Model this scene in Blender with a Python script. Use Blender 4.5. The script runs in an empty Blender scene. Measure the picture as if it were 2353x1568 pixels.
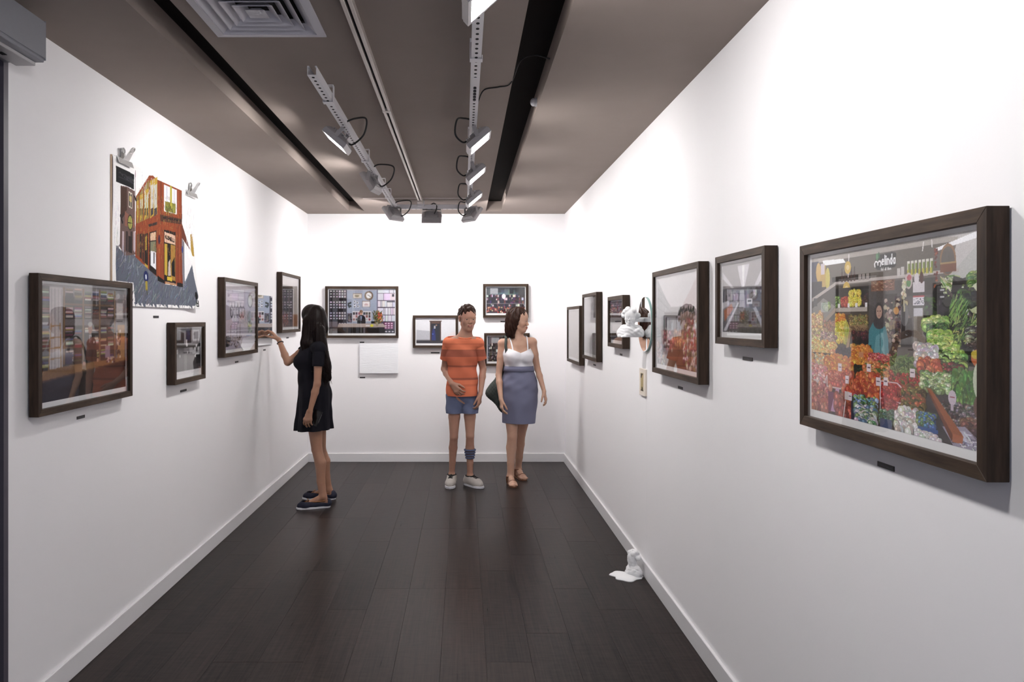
import bpy, bmesh, math, random
import numpy as np
from mathutils import Vector, Matrix

# ------------------------------------------------------------------ camera, world, exposure
FPX = 1720.0                       # focal length in pixels of the 2353 px wide frame
CAM_Z = 1.54
VPX, VPY = 1066.0, 734.0           # where the room's long axis vanishes
scene = bpy.context.scene
COL = scene.collection
cam_d = bpy.data.cameras.new('camera')
cam_d.sensor_width = 36.0
cam_d.lens = 36.0 * FPX / 2353.0
cam_d.shift_x = (1176.5 - VPX) / 2353.0
cam_d.shift_y = -(784.0 - VPY) / 2353.0
cam_d.clip_start = 0.05
cam = bpy.data.objects.new('camera', cam_d)
cam.location = (0, 0, CAM_Z)
cam.rotation_euler = (math.radians(90), 0, 0)
COL.objects.link(cam)
scene.camera = cam

world = bpy.data.worlds.new('world')
scene.world = world
world.use_nodes = True
world.node_tree.nodes['Background'].inputs[0].default_value = (0.78, 0.82, 1.0, 1)
world.node_tree.nodes['Background'].inputs[1].default_value = 0.60

scene.view_settings.view_transform = 'Standard'
scene.view_settings.look = 'None'
scene.view_settings.gamma = 1.0
scene.view_settings.use_curve_mapping = False
scene.view_settings.exposure = 0.42
LAMP_POWER = 168.0

# ------------------------------------------------------------------ room numbers (metres)
XL, XR, YB, ZC = -1.69, 1.09, 8.09, 2.68     # left wall, right wall, back wall, ceiling
YF = -0.6                                    # the room goes on to here behind the camera

def PX(px, py, Y):
    """Point at depth Y that the pixel (px, py) of the photograph shows."""
    return Vector(((px - VPX) * Y / FPX, Y, CAM_Z - (py - VPY) * Y / FPX))

def srgb(r, g, b):
    def f(c):
        c = c / 255.0
        return c / 12.92 if c <= 0.04045 else ((c + 0.055) / 1.055) ** 2.4
    return (f(r), f(g), f(b), 1.0)

# ------------------------------------------------------------------ object helpers
def tag(o, label=None, cat=None, group=None, kind=None):
    if label: o['label'] = label
    if cat: o['category'] = cat
    if group: o['group'] = group
    if kind: o['kind'] = kind
    return o

def empty(name, loc=(0, 0, 0), rz=0.0):
    o = bpy.data.objects.new(name, None)
    o.empty_display_size = 0.05
    COL.objects.link(o)
    o.location = loc
    o.rotation_euler = (0, 0, rz)
    return o

def link(name, me, mat=None, parent=None, smooth=False):
    o = bpy.data.objects.new(name, me)
    COL.objects.link(o)
    if mat is not None:
        for m in (mat if isinstance(mat, (list, tuple)) else [mat]):
            me.materials.append(m)
    if parent is not None:
        o.parent = parent
    if smooth:
        me.polygons.foreach_set('use_smooth', [True] * len(me.polygons))
    return o

def bm_obj(name, bm, mat=None, parent=None, smooth=False):
    bmesh.ops.recalc_face_normals(bm, faces=bm.faces[:])
    me = bpy.data.meshes.new(name)
    bm.to_mesh(me)
    bm.free()
    return link(name, me, mat, parent, smooth)

def add_box(bm, p0, p1, mi=0):
    x0, y0, z0 = p0
    x1, y1, z1 = p1
    v = [bm.verts.new(c) for c in ((x0, y0, z0), (x1, y0, z0), (x1, y1, z0), (x0, y1, z0),
                                   (x0, y0, z1), (x1, y0, z1), (x1, y1, z1), (x0, y1, z1))]
    fs = []
    for q in ((0, 3, 2, 1), (4, 5, 6, 7), (0, 1, 5, 4), (1, 2, 6, 5), (2, 3, 7, 6), (3, 0, 4, 7)):
        f = bm.faces.new([v[i] for i in q])
        f.material_index = mi
        fs.append(f)
    return v, fs

def box(name, p0, p1, mat, parent=None, bevel=0.0, seg=1):
    bm = bmesh.new()
    add_box(bm, p0, p1)
    if bevel > 0:
        bmesh.ops.bevel(bm, geom=bm.edges[:], offset=bevel, segments=seg, affect='EDGES')
    return bm_obj(name, bm, mat, parent)

def add_prism(bm, pts, axis, a0, a1, mi=0):
    """Extrude a 2D polygon along an axis ('x','y','z'); pts in the other two coordinates, in order."""
    def mk(p, a):
        return {'x': (a, p[0], p[1]), 'y': (p[0], a, p[1]), 'z': (p[0], p[1], a)}[axis]
    lo = [bm.verts.new(mk(p, a0)) for p in pts]
    hi = [bm.verts.new(mk(p, a1)) for p in pts]
    n = len(pts)
    fs = [bm.faces.new(lo[::-1]), bm.faces.new(hi)]
    for i in range(n):
        fs.append(bm.faces.new((lo[i], lo[(i + 1) % n], hi[(i + 1) % n], hi[i])))
    for f in fs:
        f.material_index = mi
    return lo + hi

def add_tube(bm, pts, r, seg=8, closed=False, r_end=None):
    pts = [Vector(p) for p in pts]
    n = len(pts)
    rings = []
    up = None
    for i, p in enumerate(pts):
        if closed:
            t = pts[(i + 1) % n] - pts[i - 1]
        else:
            t = pts[min(i + 1, n - 1)] - pts[max(i - 1, 0)]
        t.normalize()
        if up is None:
            up = Vector((0, 0, 1)) if abs(t.z) < 0.9 else Vector((1, 0, 0))
        a = t.cross(up)
        if a.length < 1e-6:
            a = t.cross(Vector((0, 1, 0)))
        a.normalize()
        b = a.cross(t).normalized()
        up = b
        rr = r if r_end is None else r + (r_end - r) * i / max(1, n - 1)
        rings.append([bm.verts.new(p + a * rr * math.cos(2 * math.pi * k / seg) + b * rr * math.sin(2 * math.pi * k / seg)) for k in range(seg)])
    for i in range(n if closed else n - 1):
        A, B = rings[i], rings[(i + 1) % n]
        for k in range(seg):
            bm.faces.new((A[k], A[(k + 1) % seg], B[(k + 1) % seg], B[k]))
    if not closed:
        bm.faces.new(rings[0][::-1])
        bm.faces.new(rings[-1])

def spline(pts, n=8):
    """Catmull-Rom through the points."""
    P = [Vector(p) for p in pts]
    P = [P[0] * 2 - P[1]] + P + [P[-1] * 2 - P[-2]]
    out = []
    for i in range(1, len(P) - 2):
        for k in range(n):
            t = k / n
            a, b, c, d = P[i - 1], P[i], P[i + 1], P[i + 2]
            out.append(0.5 * ((2 * b) + (c - a) * t + (2 * a - 5 * b + 4 * c - d) * t * t + (3 * b - a - 3 * c + d) * t ** 3))
    out.append(P[-2])
    return out

# ------------------------------------------------------------------ materials
def mat_new(name):
    m = bpy.data.materials.new(name)
    m.use_nodes = True
    nt = m.node_tree
    return m, nt, nt.nodes['Principled BSDF']

def plain(name, col, rough=0.5, metal=0.0, spec=0.5, noise=0.0, scale=30.0, bump=0.0, bscale=None, stretch=None):
    m, nt, b = mat_new(name)
    b.inputs['Roughness'].default_value = rough
    b.inputs['Metallic'].default_value = metal
    b.inputs['Specular IOR Level'].default_value = spec
    b.inputs['Base Color'].default_value = col
    tc = nt.nodes.new('ShaderNodeTexCoord')
    mp = nt.nodes.new('ShaderNodeMapping')
    if stretch: mp.inputs['Scale'].default_value = stretch
    nt.links.new(tc.outputs['Object'], mp.inputs['Vector'])
    if noise > 0:
        nz = nt.nodes.new('ShaderNodeTexNoise')
        nz.inputs['Scale'].default_value = scale
        nz.inputs['Detail'].default_value = 4
        nt.links.new(mp.outputs[0], nz.inputs['Vector'])
        mx = nt.nodes.new('ShaderNodeMix')
        mx.data_type = 'RGBA'
        c0 = tuple(c * (1 - noise) for c in col[:3]) + (1,)
        c1 = tuple(min(1, c * (1 + noise)) for c in col[:3]) + (1,)
        mx.inputs[6].default_value = c0
        mx.inputs[7].default_value = c1
        nt.links.new(nz.outputs['Fac'], mx.inputs[0])
        nt.links.new(mx.outputs[2], b.inputs['Base Color'])
    if bump > 0:
        nb = nt.nodes.new('ShaderNodeTexNoise')
        nb.inputs['Scale'].default_value = bscale or scale
        nb.inputs['Detail'].default_value = 3
        nt.links.new(mp.outputs[0], nb.inputs['Vector'])
        bp = nt.nodes.new('ShaderNodeBump')
        bp.inputs['Strength'].default_value = bump
        bp.inputs['Distance'].default_value = 0.002
        nt.links.new(nb.outputs['Fac'], bp.inputs['Height'])
        nt.links.new(bp.outputs[0], b.inputs['Normal'])
    return m

def wood_mat(name, stretch, dark, light, rough=0.55):
    m, nt, b = mat_new(name)
    b.inputs['Roughness'].default_value = rough
    b.inputs['Specular IOR Level'].default_value = 0.2
    tc = nt.nodes.new('ShaderNodeTexCoord')
    mp = nt.nodes.new('ShaderNodeMapping')
    mp.inputs['Scale'].default_value = stretch
    nt.links.new(tc.outputs['Object'], mp.inputs['Vector'])
    nz = nt.nodes.new('ShaderNodeTexNoise')
    nz.inputs['Scale'].default_value = 1.0
    nz.inputs['Detail'].default_value = 6
    nz.inputs['Roughness'].default_value = 0.6
    nt.links.new(mp.outputs[0], nz.inputs['Vector'])
    cr = nt.nodes.new('ShaderNodeValToRGB')
    cr.color_ramp.elements[0].position = 0.3
    cr.color_ramp.elements[0].color = dark
    cr.color_ramp.elements[1].position = 0.7
    cr.color_ramp.elements[1].color = light
    nt.links.new(nz.outputs['Fac'], cr.inputs[0])
    nt.links.new(cr.outputs[0], b.inputs['Base Color'])
    bp = nt.nodes.new('ShaderNodeBump')
    bp.inputs['Strength'].default_value = 0.25
    bp.inputs['Distance'].default_value = 0.001
    nt.links.new(nz.outputs['Fac'], bp.inputs['Height'])
    nt.links.new(bp.outputs[0], b.inputs['Normal'])
    return m

def floor_mat():
    m, nt, b = mat_new('dark_vinyl_plank')
    tc = nt.nodes.new('ShaderNodeTexCoord')
    oi = nt.nodes.new('ShaderNodeObjectInfo')
    sc_ = nt.nodes.new('ShaderNodeVectorMath'); sc_.operation = 'SCALE'
    cb = nt.nodes.new('ShaderNodeCombineXYZ')
    mu = nt.nodes.new('ShaderNodeMath'); mu.operation = 'MULTIPLY'; mu.inputs[1].default_value = 37.0
    nt.links.new(oi.outputs['Random'], mu.inputs[0])
    for i in range(3): nt.links.new(mu.outputs[0], cb.inputs[i])
    ad = nt.nodes.new('ShaderNodeVectorMath'); ad.operation = 'ADD'
    nt.links.new(tc.outputs['Object'], ad.inputs[0]); nt.links.new(cb.outputs[0], ad.inputs[1])
    mp = nt.nodes.new('ShaderNodeMapping'); mp.inputs['Scale'].default_value = (95, 2.2, 1)
    nt.links.new(ad.outputs[0], mp.inputs['Vector'])
    n1 = nt.nodes.new('ShaderNodeTexNoise'); n1.inputs['Scale'].default_value = 1.0; n1.inputs['Detail'].default_value = 7; n1.inputs['Roughness'].default_value = 0.65
    nt.links.new(mp.outputs[0], n1.inputs['Vector'])
    mp2 = nt.nodes.new('ShaderNodeMapping'); mp2.inputs['Scale'].default_value = (14, 55, 1)
    nt.links.new(ad.outputs[0], mp2.inputs['Vector'])
    n2 = nt.nodes.new('ShaderNodeTexNoise'); n2.inputs['Scale'].default_value = 1.0; n2.inputs['Detail'].default_value = 5
    nt.links.new(mp2.outputs[0], n2.inputs['Vector'])
    m1 = nt.nodes.new('ShaderNodeMath'); m1.operation = 'MULTIPLY_ADD'; m1.inputs[1].default_value = 0.75
    nt.links.new(n1.outputs['Fac'], m1.inputs[0])
    m2 = nt.nodes.new('ShaderNodeMath'); m2.operation = 'MULTIPLY'; m2.inputs[1].default_value = 0.28
    nt.links.new(n2.outputs['Fac'], m2.inputs[0]); nt.links.new(m2.outputs[0], m1.inputs[2])
    m3 = nt.nodes.new('ShaderNodeMath'); m3.operation = 'MULTIPLY_ADD'; m3.inputs[1].default_value = 0.12; 
    nt.links.new(oi.outputs['Random'], m3.inputs[0]); nt.links.new(m1.outputs[0], m3.inputs[2])
    cr = nt.nodes.new('ShaderNodeValToRGB')
    cr.color_ramp.elements[0].position = 0.40; cr.color_ramp.elements[0].color = srgb(15, 12, 12)
    cr.color_ramp.elements[1].position = 0.74; cr.color_ramp.elements[1].color = srgb(57, 48, 45)
    nt.links.new(m3.outputs[0], cr.inputs[0])
    nt.links.new(cr.outputs[0], b.inputs['Base Color'])
    rr = nt.nodes.new('ShaderNodeMapRange')
    rr.inputs['To Min'].default_value = 0.22; rr.inputs['To Max'].default_value = 0.40
    nt.links.new(n1.outputs['Fac'], rr.inputs['Value']); nt.links.new(rr.outputs[0], b.inputs['Roughness'])
    b.inputs['Specular IOR Level'].default_value = 0.10
    bp = nt.nodes.new('ShaderNodeBump'); bp.inputs['Strength'].default_value = 0.35; bp.inputs['Distance'].default_value = 0.0012
    nt.links.new(m1.outputs[0], bp.inputs['Height']); nt.links.new(bp.outputs[0], b.inputs['Normal'])
    return m

def glass_mat(name, tint=(1, 1, 1, 1), f0=0.05):
    """Thin clear pane: Schlick mix of see-through and mirror, the same from both sides."""
    m = bpy.data.materials.new(name)
    m.use_nodes = True
    nt = m.node_tree
    nt.nodes.clear()
    out = nt.nodes.new('ShaderNodeOutputMaterial')
    ge = nt.nodes.new('ShaderNodeNewGeometry')
    dt = nt.nodes.new('ShaderNodeVectorMath'); dt.operation = 'DOT_PRODUCT'
    nt.links.new(ge.outputs['Normal'], dt.inputs[0]); nt.links.new(ge.outputs['Incoming'], dt.inputs[1])
    def math_(op, a, b=None):
        n = nt.nodes.new('ShaderNodeMath'); n.operation = op
        for i, v in enumerate((a, b)):
            if v is None: continue
            if isinstance(v, (int, float)): n.inputs[i].default_value = v
            else: nt.links.new(v, n.inputs[i])
        return n.outputs[0]
    c = math_('ABSOLUTE', dt.outputs['Value'])
    p = math_('POWER', math_('SUBTRACT', 1.0, c), 5.0)
    f = math_('ADD', math_('MULTIPLY', p, 1 - f0), f0)
    tr = nt.nodes.new('ShaderNodeBsdfTransparent'); tr.inputs[0].default_value = tint
    gl = nt.nodes.new('ShaderNodeBsdfGlossy'); gl.inputs['Roughness'].default_value = 0.0
    mx = nt.nodes.new('ShaderNodeMixShader')
    nt.links.new(f, mx.inputs[0]); nt.links.new(tr.outputs[0], mx.inputs[1]); nt.links.new(gl.outputs[0], mx.inputs[2])
    nt.links.new(mx.outputs[0], out.inputs[0])
    return m

def print_mat(name, rough=0.5):
    m, nt, b = mat_new(name)
    at = nt.nodes.new('ShaderNodeAttribute')
    at.attribute_name = 'Ink'
    nt.links.new(at.outputs['Color'], b.inputs['Base Color'])
    b.inputs['Roughness'].default_value = rough
    b.inputs['Specular IOR Level'].default_value = 0.25
    return m

M = {}
M['wall'] = plain('white_wall_paint', (0.88, 0.865, 0.88, 1), 0.75, spec=0.2, bump=0.12, bscale=70)
M['skirting'] = plain('white_skirting_paint', (0.78, 0.77, 0.785, 1), 0.4, spec=0.4)
M['ceiling'] = plain('grey_brown_ceiling_paint', srgb(144, 132, 126), 0.8, spec=0.2, noise=0.05, scale=6)
M['slot'] = plain('black_slot_lining', srgb(26, 22, 20), 0.9, spec=0.1)
M['floor'] = floor_mat()
M['joint'] = plain('dark_floor_joint', srgb(14, 12, 12), 0.8)
M['wood_h'] = wood_mat('walnut_grain_across', (6, 60, 70), srgb(42, 32, 25), srgb(79, 64, 52))
M['wood_v'] = wood_mat('walnut_grain_upright', (70, 60, 6), srgb(34, 26, 20), srgb(64, 49, 39))
M['mat_white'] = plain('white_mat_board', (0.80, 0.80, 0.81, 1), 0.8)
M['glass'] = glass_mat('picture_glass')
M['print'] = print_mat('photo_print', 0.45)
M['drawing'] = print_mat('pastel_drawing', 0.85)
M['mirror'] = plain('mirror_silver', (0.92, 0.93, 0.93, 1), 0.0, metal=1.0)
M['mirror_edge'] = plain('green_mirror_edge', srgb(120, 150, 145), 0.15)
M['plate'] = plain('black_caption_plate', srgb(18, 16, 20), 0.4)
M['plate_text'] = plain('grey_caption_lettering', srgb(92, 90, 96), 0.5)
M['white_metal'] = plain('white_coated_steel', (0.84, 0.83, 0.86, 1), 0.4, spec=0.5)
M['track'] = plain('pale_aluminium_track', srgb(205, 196, 190), 0.35, metal=0.35)
M['grey_metal'] = plain('grey_cast_aluminium', srgb(176, 174, 176), 0.42, metal=0.4)
M['door_metal'] = plain('grey_anodised_aluminium', srgb(138, 139, 146), 0.45, metal=0.35, noise=0.03, scale=60)
M['dark_metal'] = plain('dark_steel', srgb(58, 56, 60), 0.4, metal=0.6)
M['chrome'] = plain('chrome', (0.74, 0.74, 0.74, 1), 0.22, metal=0.65)
M['black_rubber'] = plain('black_cable', srgb(14, 13, 13), 0.5)
M['hole'] = plain('dark_hole', srgb(30, 28, 30), 0.9)
M['vent'] = plain('grey_white_vent', srgb(196, 194, 202), 0.5)
M['plaster'] = plain('white_plaster', (0.82, 0.82, 0.83, 1), 0.75, bump=0.3, bscale=90)
M['canvas'] = plain('white_primed_canvas', (0.82, 0.83, 0.86, 1), 0.7, bump=0.9, bscale=1.0, stretch=(14, 14, 160))
M['dark_beyond_glass'] = plain('door_glass_dark_beyond', srgb(7, 8, 12), 0.25, spec=0.1)  # opaque near-black: the darkness beyond the doorway is put into the glass colour
M['tan_paper'] = plain('tan_paper_edge', srgb(206, 182, 156), 0.9)

def emit_mat(k=1.0):
    m = bpy.data.materials.new('led_panel')
    m.use_nodes = True
    nt = m.node_tree
    nt.nodes.clear()
    o = nt.nodes.new('ShaderNodeOutputMaterial')
    e = nt.nodes.new('ShaderNodeEmission')
    e.inputs[0].default_value = (1.0, 0.975, 0.955, 1)
    e.inputs[1].default_value = LAMP_POWER * k
    nt.links.new(e.outputs[0], o.inputs[0])
    return m
LED = {}
def led(k):
    if k not in LED: LED[k] = emit_mat(k)
    return LED[k]

# ------------------------------------------------------------------ the room
box('wall_back', (XL - 0.1, YB, -0.05), (XR + 0.1, YB + 0.1, ZC + 0.25), M['wall'])
YD = 2.77                                          # the left wall starts here; nearer is the sliding door
box('wall_left', (XL - 0.1, YD, -0.05), (XL, YB, ZC + 0.25), M['wall'])
wr = box('wall_right', (XR, YF, -0.05), (XR + 0.1, 4.4795, ZC + 0.25), M['wall'])
wr2 = box('wall_right_panel', (XR, 4.4807, -0.05), (XR + 0.1, YB, ZC + 0.25), M['wall'], wr)
box('wall_left_header', (XL - 0.1, YF, 2.50), (XL, YD, ZC + 0.25), M['wall'], bpy.data.objects['wall_left'])
box('baseboard_left', (XL, YD, 0), (XL + 0.014, YB - 0.014, 0.092), M['skirting'], bevel=0.002)
box('baseboard_right', (XR - 0.014, YF, 0), (XR, YB - 0.014, 0.092), M['skirting'], bevel=0.002)
box('baseboard_back', (XL, YB - 0.014, 0), (XR, YB, 0.092), M['skirting'], bevel=0.002)
for n in ('wall_back', 'wall_left', 'wall_right', 'baseboard_left', 'baseboard_right', 'baseboard_back'):
    tag(bpy.data.objects[n], kind='structure')
tag(bpy.data.objects['wall_back'], 'white end wall hung with four framed photographs and a white canvas')
tag(bpy.data.objects['wall_left'], 'white long wall on the left with the street drawing')
tag(bpy.data.objects['wall_right'], 'white long wall on the right with the fruit market photograph')
tag(bpy.data.objects['baseboard_left'], 'white baseboard along the left wall')
tag(bpy.data.objects['baseboard_right'], 'white baseboard along the right wall')
tag(bpy.data.objects['baseboard_back'], 'white baseboard along the end wall')

# floor: real planks over a dark bed
fl = box('floor', (XL - 0.1, YF, -0.06), (XR + 0.1, YB + 0.05, -0.004), M['joint'])
tag(fl, 'dark brown vinyl plank floor', kind='structure')
PW, PL = 0.205, 1.22
plank_cache = {}
def plank(x0, x1, y0, y1):
    w, l = round(x1 - x0, 3), round(y1 - y0, 3)
    if (w, l) not in plank_cache:
        bm = bmesh.new()
        add_box(bm, (-w / 2 + .0002, -l / 2 + .0002, -0.004), (w / 2 - .0002, l / 2 - .0002, 0))
        top = [e for e in bm.edges if all(abs(v.co.z) < 1e-6 for v in e.verts)]
        bmesh.ops.bevel(bm, geom=top, offset=0.0008, segments=1, affect='EDGES')
        bmesh.ops.recalc_face_normals(bm, faces=bm.faces[:])
        me = bpy.data.meshes.new('plank'); bm.to_mesh(me); bm.free()
        me.materials.append(M['floor'])
        plank_cache[(w, l)] = me
    o = bpy.data.objects.new('plank', plank_cache[(w, l)])
    COL.objects.link(o)
    o.location = ((x0 + x1) / 2, (y0 + y1) / 2, 0)
    o.parent = fl
random.seed(4)
x = XL - 0.055
while x < XR:
    x1 = min(x + PW, XR + 0.02)
    x0 = max(x, XL)
    y = YF - random.choice((0.0, 0.31, 0.61, 0.92))
    while y < YB:
        y1 = min(y + PL, YB)
        y0 = max(y, YF)
        if y1 - y0 > 0.03 and x1 - x0 > 0.02:
            plank(x0, x1, y0, y1)
        y += PL
    x += PW

# ceiling: three panels with two deep slots between them
SL = (-1.21, -1.05)
SR = (0.232, 0.394)
YS = 7.89
bm = bmesh.new()
for a, b in ((XL, SL[0]), (SR[1], XR)):
    add_box(bm, (a, YF, ZC), (b, YB, ZC + 0.11))
VC = (-0.770, 2.79)                                # the air vent's opening
VO = 0.195
for x0, x1, y0, y1 in ((SL[1], SR[0], YF, VC[1] - VO), (SL[1], SR[0], VC[1] + VO, YB), (SL[1], VC[0] - VO, VC[1] - VO, VC[1] + VO), (VC[0] + VO, SR[0], VC[1] - VO, VC[1] + VO)):
    add_box(bm, (x0, y0, ZC), (x1, y1, ZC + 0.11))
for s in (SL, SR):
    add_box(bm, (s[0], YS, ZC), (s[1], YB, ZC + 0.11))
ce = bm_obj('ceiling', bm, M['ceiling'])
tag(ce, 'grey brown ceiling with two dark slots', kind='structure')
for s in (SL, SR):
    box('slot_lining', (s[0] - .02, YF, ZC + 0.105), (s[1] + .02, YB, ZC + 0.14), M['slot'], ce)
# thin joint strip across the centre panel near the end wall
box('trim_1', (-0.95, 7.02, ZC - 0.004), (0.1, 7.045, ZC), M['track'])
tag(bpy.data.objects['trim_1'], 'thin pale strip across the ceiling near the end wall', kind='structure')

# sliding door in the left wall, nearest the camera
dr = box('door_1', (XL - 0.075, YF, 0.0), (XL - 0.055, YD - 0.02, 2.5), M['dark_beyond_glass'])
tag(dr, 'glass sliding door at the left edge, coloured dark for the dark space beyond', kind='structure')
box('door_jamb', (XL - 0.1, YD - 0.028, 0), (XL + 0.004, YD, 2.5), plain('dark_door_jamb', srgb(78, 74, 84), .5), dr)

# ------------------------------------------------------------------ door operator box, top left
op = empty('door_operator', (XL + 0.075, 2.0, 2.483))
tag(op, 'grey aluminium sliding door operator housing at the top left', 'door operator')
def oploc(o):
    o.location = -Vector(op.location)
    return o
OPF = 2.752
bm = bmesh.new()
add_box(bm, (XL + 0.002, YF, 2.492), (XL + 0.152, OPF, 2.636))
bmesh.ops.bevel(bm, geom=[e for e in bm.edges if abs(e.verts[0].co.y - e.verts[1].co.y) > 1], offset=0.006, segments=3, affect='EDGES')
oploc(bm_obj('housing', bm, M['door_metal'], op))
oploc(box('end_cap', (XL + 0.002, OPF, 2.4915), (XL + 0.1525, OPF + 0.003, 2.6365), M['door_metal'], op, bevel=0.001))
oploc(box('bottom_rail', (XL + 0.004, YF, 2.483), (XL + 0.148, OPF - 0.002, 2.4925), M['door_metal'], op, bevel=0.002))
sp = oploc(box('sensor', (XL + 0.045, 2.52, 2.470), (XL + 0.118, OPF - 0.004, 2.484), M['grey_metal'], op, bevel=0.002))
oploc(box('sensor_window', (XL + 0.068, 2.60, 2.4685), (XL + 0.085, 2.63, 2.4705), M['hole'], op))

# ------------------------------------------------------------------ air vent
vent = empty('air_vent', (VC[0], VC[1], ZC))
tag(vent, 'square white louvred air vent in the ceiling', 'vent')
def ring(bm, a, za, b, zb, t=0.0015):
    """Square ring sloping from half-size a at za to half-size b at zb."""
    for dz in (0, t):
        pass
    va = [bm.verts.new((sx * a, sy * a, za)) for sx, sy in ((-1, -1), (1, -1), (1, 1), (-1, 1))]
    vb = [bm.verts.new((sx * b, sy * b, zb)) for sx, sy in ((-1, -1), (1, -1), (1, 1), (-1, 1))]
    vc = [bm.verts.new((sx * a, sy * a, za + t)) for sx, sy in ((-1, -1), (1, -1), (1, 1), (-1, 1))]
    vd = [bm.verts.new((sx * b, sy * b, zb + t)) for sx, sy in ((-1, -1), (1, -1), (1, 1), (-1, 1))]
    for i in range(4):
        j = (i + 1) % 4
        bm.faces.new((va[i], va[j], vb[j], vb[i]))
        bm.faces.new((vc[i], vd[i], vd[j], vc[j]))
        bm.faces.new((va[i], vc[i], vc[j], va[j]))
        bm.faces.new((vb[i], vb[j], vd[j], vd[i]))
HS = 0.218
bm = bmesh.new(); ring(bm, HS, -0.006, HS - 0.032, -0.009, 0.0055); bm_obj('frame', bm, M['vent'], vent)
for k in range(4):
    o_ = HS - 0.034 - k * 0.037
    bm = bmesh.new(); ring(bm, o_, -0.006 + .001 * k, o_ - 0.036, 0.022 + .001 * k, 0.0022); bm_obj('louver', bm, M['vent'], vent)
bm = bmesh.new()
o_ = HS - 0.034 - 4 * 0.037
a_ = [bm.verts.new((sx * o_, sy * o_, -0.002)) for sx, sy in ((-1, -1), (1, -1), (1, 1), (-1, 1))]
b_ = [bm.verts.new((sx * o_ * .45, sy * o_ * .45, 0.014)) for sx, sy in ((-1, -1), (1, -1), (1, 1), (-1, 1))]
bm.faces.new(a_); bm.faces.new(b_[::-1])
for i in range(4): bm.faces.new((a_[i], b_[i], b_[(i + 1) % 4], a_[(i + 1) % 4]))
bm_obj('centre_cone', bm, M['vent'], vent)
box('backing', (-VO + 0.001, -VO + 0.001, 0.05), (VO - 0.001, VO - 0.001, 0.06), M['hole'], vent)

# ------------------------------------------------------------------ recessed lighting track on the ceiling
tr = empty('lighting_track', (-0.412, 3.0, ZC))
tag(tr, 'pale aluminium lighting track with dark groove fixed to the ceiling', 'lighting track')
def strip(name, x0, x1, y0, y1, z0, z1, m):
    return box(name, (x0, y0 - 3.0, z0), (x1, y1 - 3.0, z1), m, tr, bevel=0.001)
for ya, yb in ((YF, 4.0), (4.004, 7.0)):
    strip('side_rail', -0.021, -0.006, ya, yb, -0.030, 0, M['track'])
    strip('side_rail', 0.006, 0.021, ya, yb, -0.030, 0, M['track'])
strip('groove', -0.006, 0.006, YF, 7.0, -0.016, 0, M['hole'])
strip('joint_clip', -0.023, 0.023, 3.985, 4.02, -0.032, -0.002, M['track'])
strip('feed_box', -0.026, 0.026, 7.0, 7.12, -0.045, 0, M['track'])
strip('socket', -0.034, 0.034, 7.12, 7.17, -0.06, -0.005, M['white_metal'])

# ------------------------------------------------------------------ perforated struts
ZS0, ZS1 = 2.600, 2.641     # underside and top of the struts
def strut(name, label, a, b, y0, y1, axis='y', hole_from=None):
    """U channel open at the top, with a row of round holes along its underside (built as small dark discs set in)."""
    L = y1 - y0
    e = empty(name, ((a + b) / 2, y0, ZS0) if axis == 'y' else (a, y0, ZS0))
    tag(e, label, 'strut', 'perforated struts under the ceiling')
    w = 0.0205
    if axis == 'y':
        prof = [(-w, 0), (w, 0), (w, .041), (w - .008, .041), (w - .008, .039), (w - .0025, .039), (w - .0025, .0025),
                (-w + .0025, .0025), (-w + .0025, .039), (-w + .008, .039), (-w + .008, .041), (-w, .041)]
        bm = bmesh.new(); add_prism(bm, prof, 'y', 0, L)
        bm_obj('channel', bm, M['white_metal'], e)
        n = int(L / 0.05)
        bm = bmesh.new()
        for i in range(n):
            yy = 0.03 + i * 0.05
            vs = [bm.verts.new((0.0065 * math.cos(t), yy + 0.0095 * math.sin(t), z)) for z in (-0.0006, 0.001) for t in [2 * math.pi * k / 10 for k in range(10)]]
            bm.faces.new(vs[:10][::-1]); bm.faces.new(vs[10:])
            for k in range(10): bm.faces.new((vs[k], vs[(k + 1) % 10], vs[10 + (k + 1) % 10], vs[10 + k]))
        tag(bm_obj('hole_row', bm, M['hole'], e), kind='stuff')
    return e
sl = strut('strut', 'white perforated strut running above the left wall side of the aisle', -0.66 - .02, -0.66 + .02, 3.25, 7.30)
sr = strut('strut', 'white perforated strut on the right with four lit floodlights', 0.050 - .02, 0.050 + .02, 0.5, 7.30)
# cross strut
cs = empty('strut', (-0.64, 7.2, ZS0))
tag(cs, 'short white cross strut joining the two long struts near the end wall', 'strut', 'perforated struts under the ceiling')
bm = bmesh.new()
prof = [(-.0205, 0), (.0205, 0), (.0205, .041), (.012, .041), (.012, .039), (.018, .039), (.018, .0025), (-.018, .0025), (-.018, .039), (-.012, .039), (-.012, .041), (-.0205, .041)]
add_prism(bm, prof, 'x', 0.0, 0.668)
bm_obj('channel', bm, M['white_metal'], cs)
bm = bmesh.new()
for i in range(13):
    xx = 0.03 + i * 0.05
    vs = [bm.verts.new((xx + 0.0095 * math.cos(t), 0.0065 * math.sin(t), z)) for z in (-0.0006, 0.001) for t in [2 * math.pi * k / 10 for k in range(10)]]
    bm.faces.new(vs[:10][::-1]); bm.faces.new(vs[10:])
    for k in range(10): bm.faces.new((vs[k], vs[(k + 1) % 10], vs[10 + (k + 1) % 10], vs[10 + k]))
tag(bm_obj('hole_row', bm, M['hole'], cs), kind='stuff')
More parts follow.
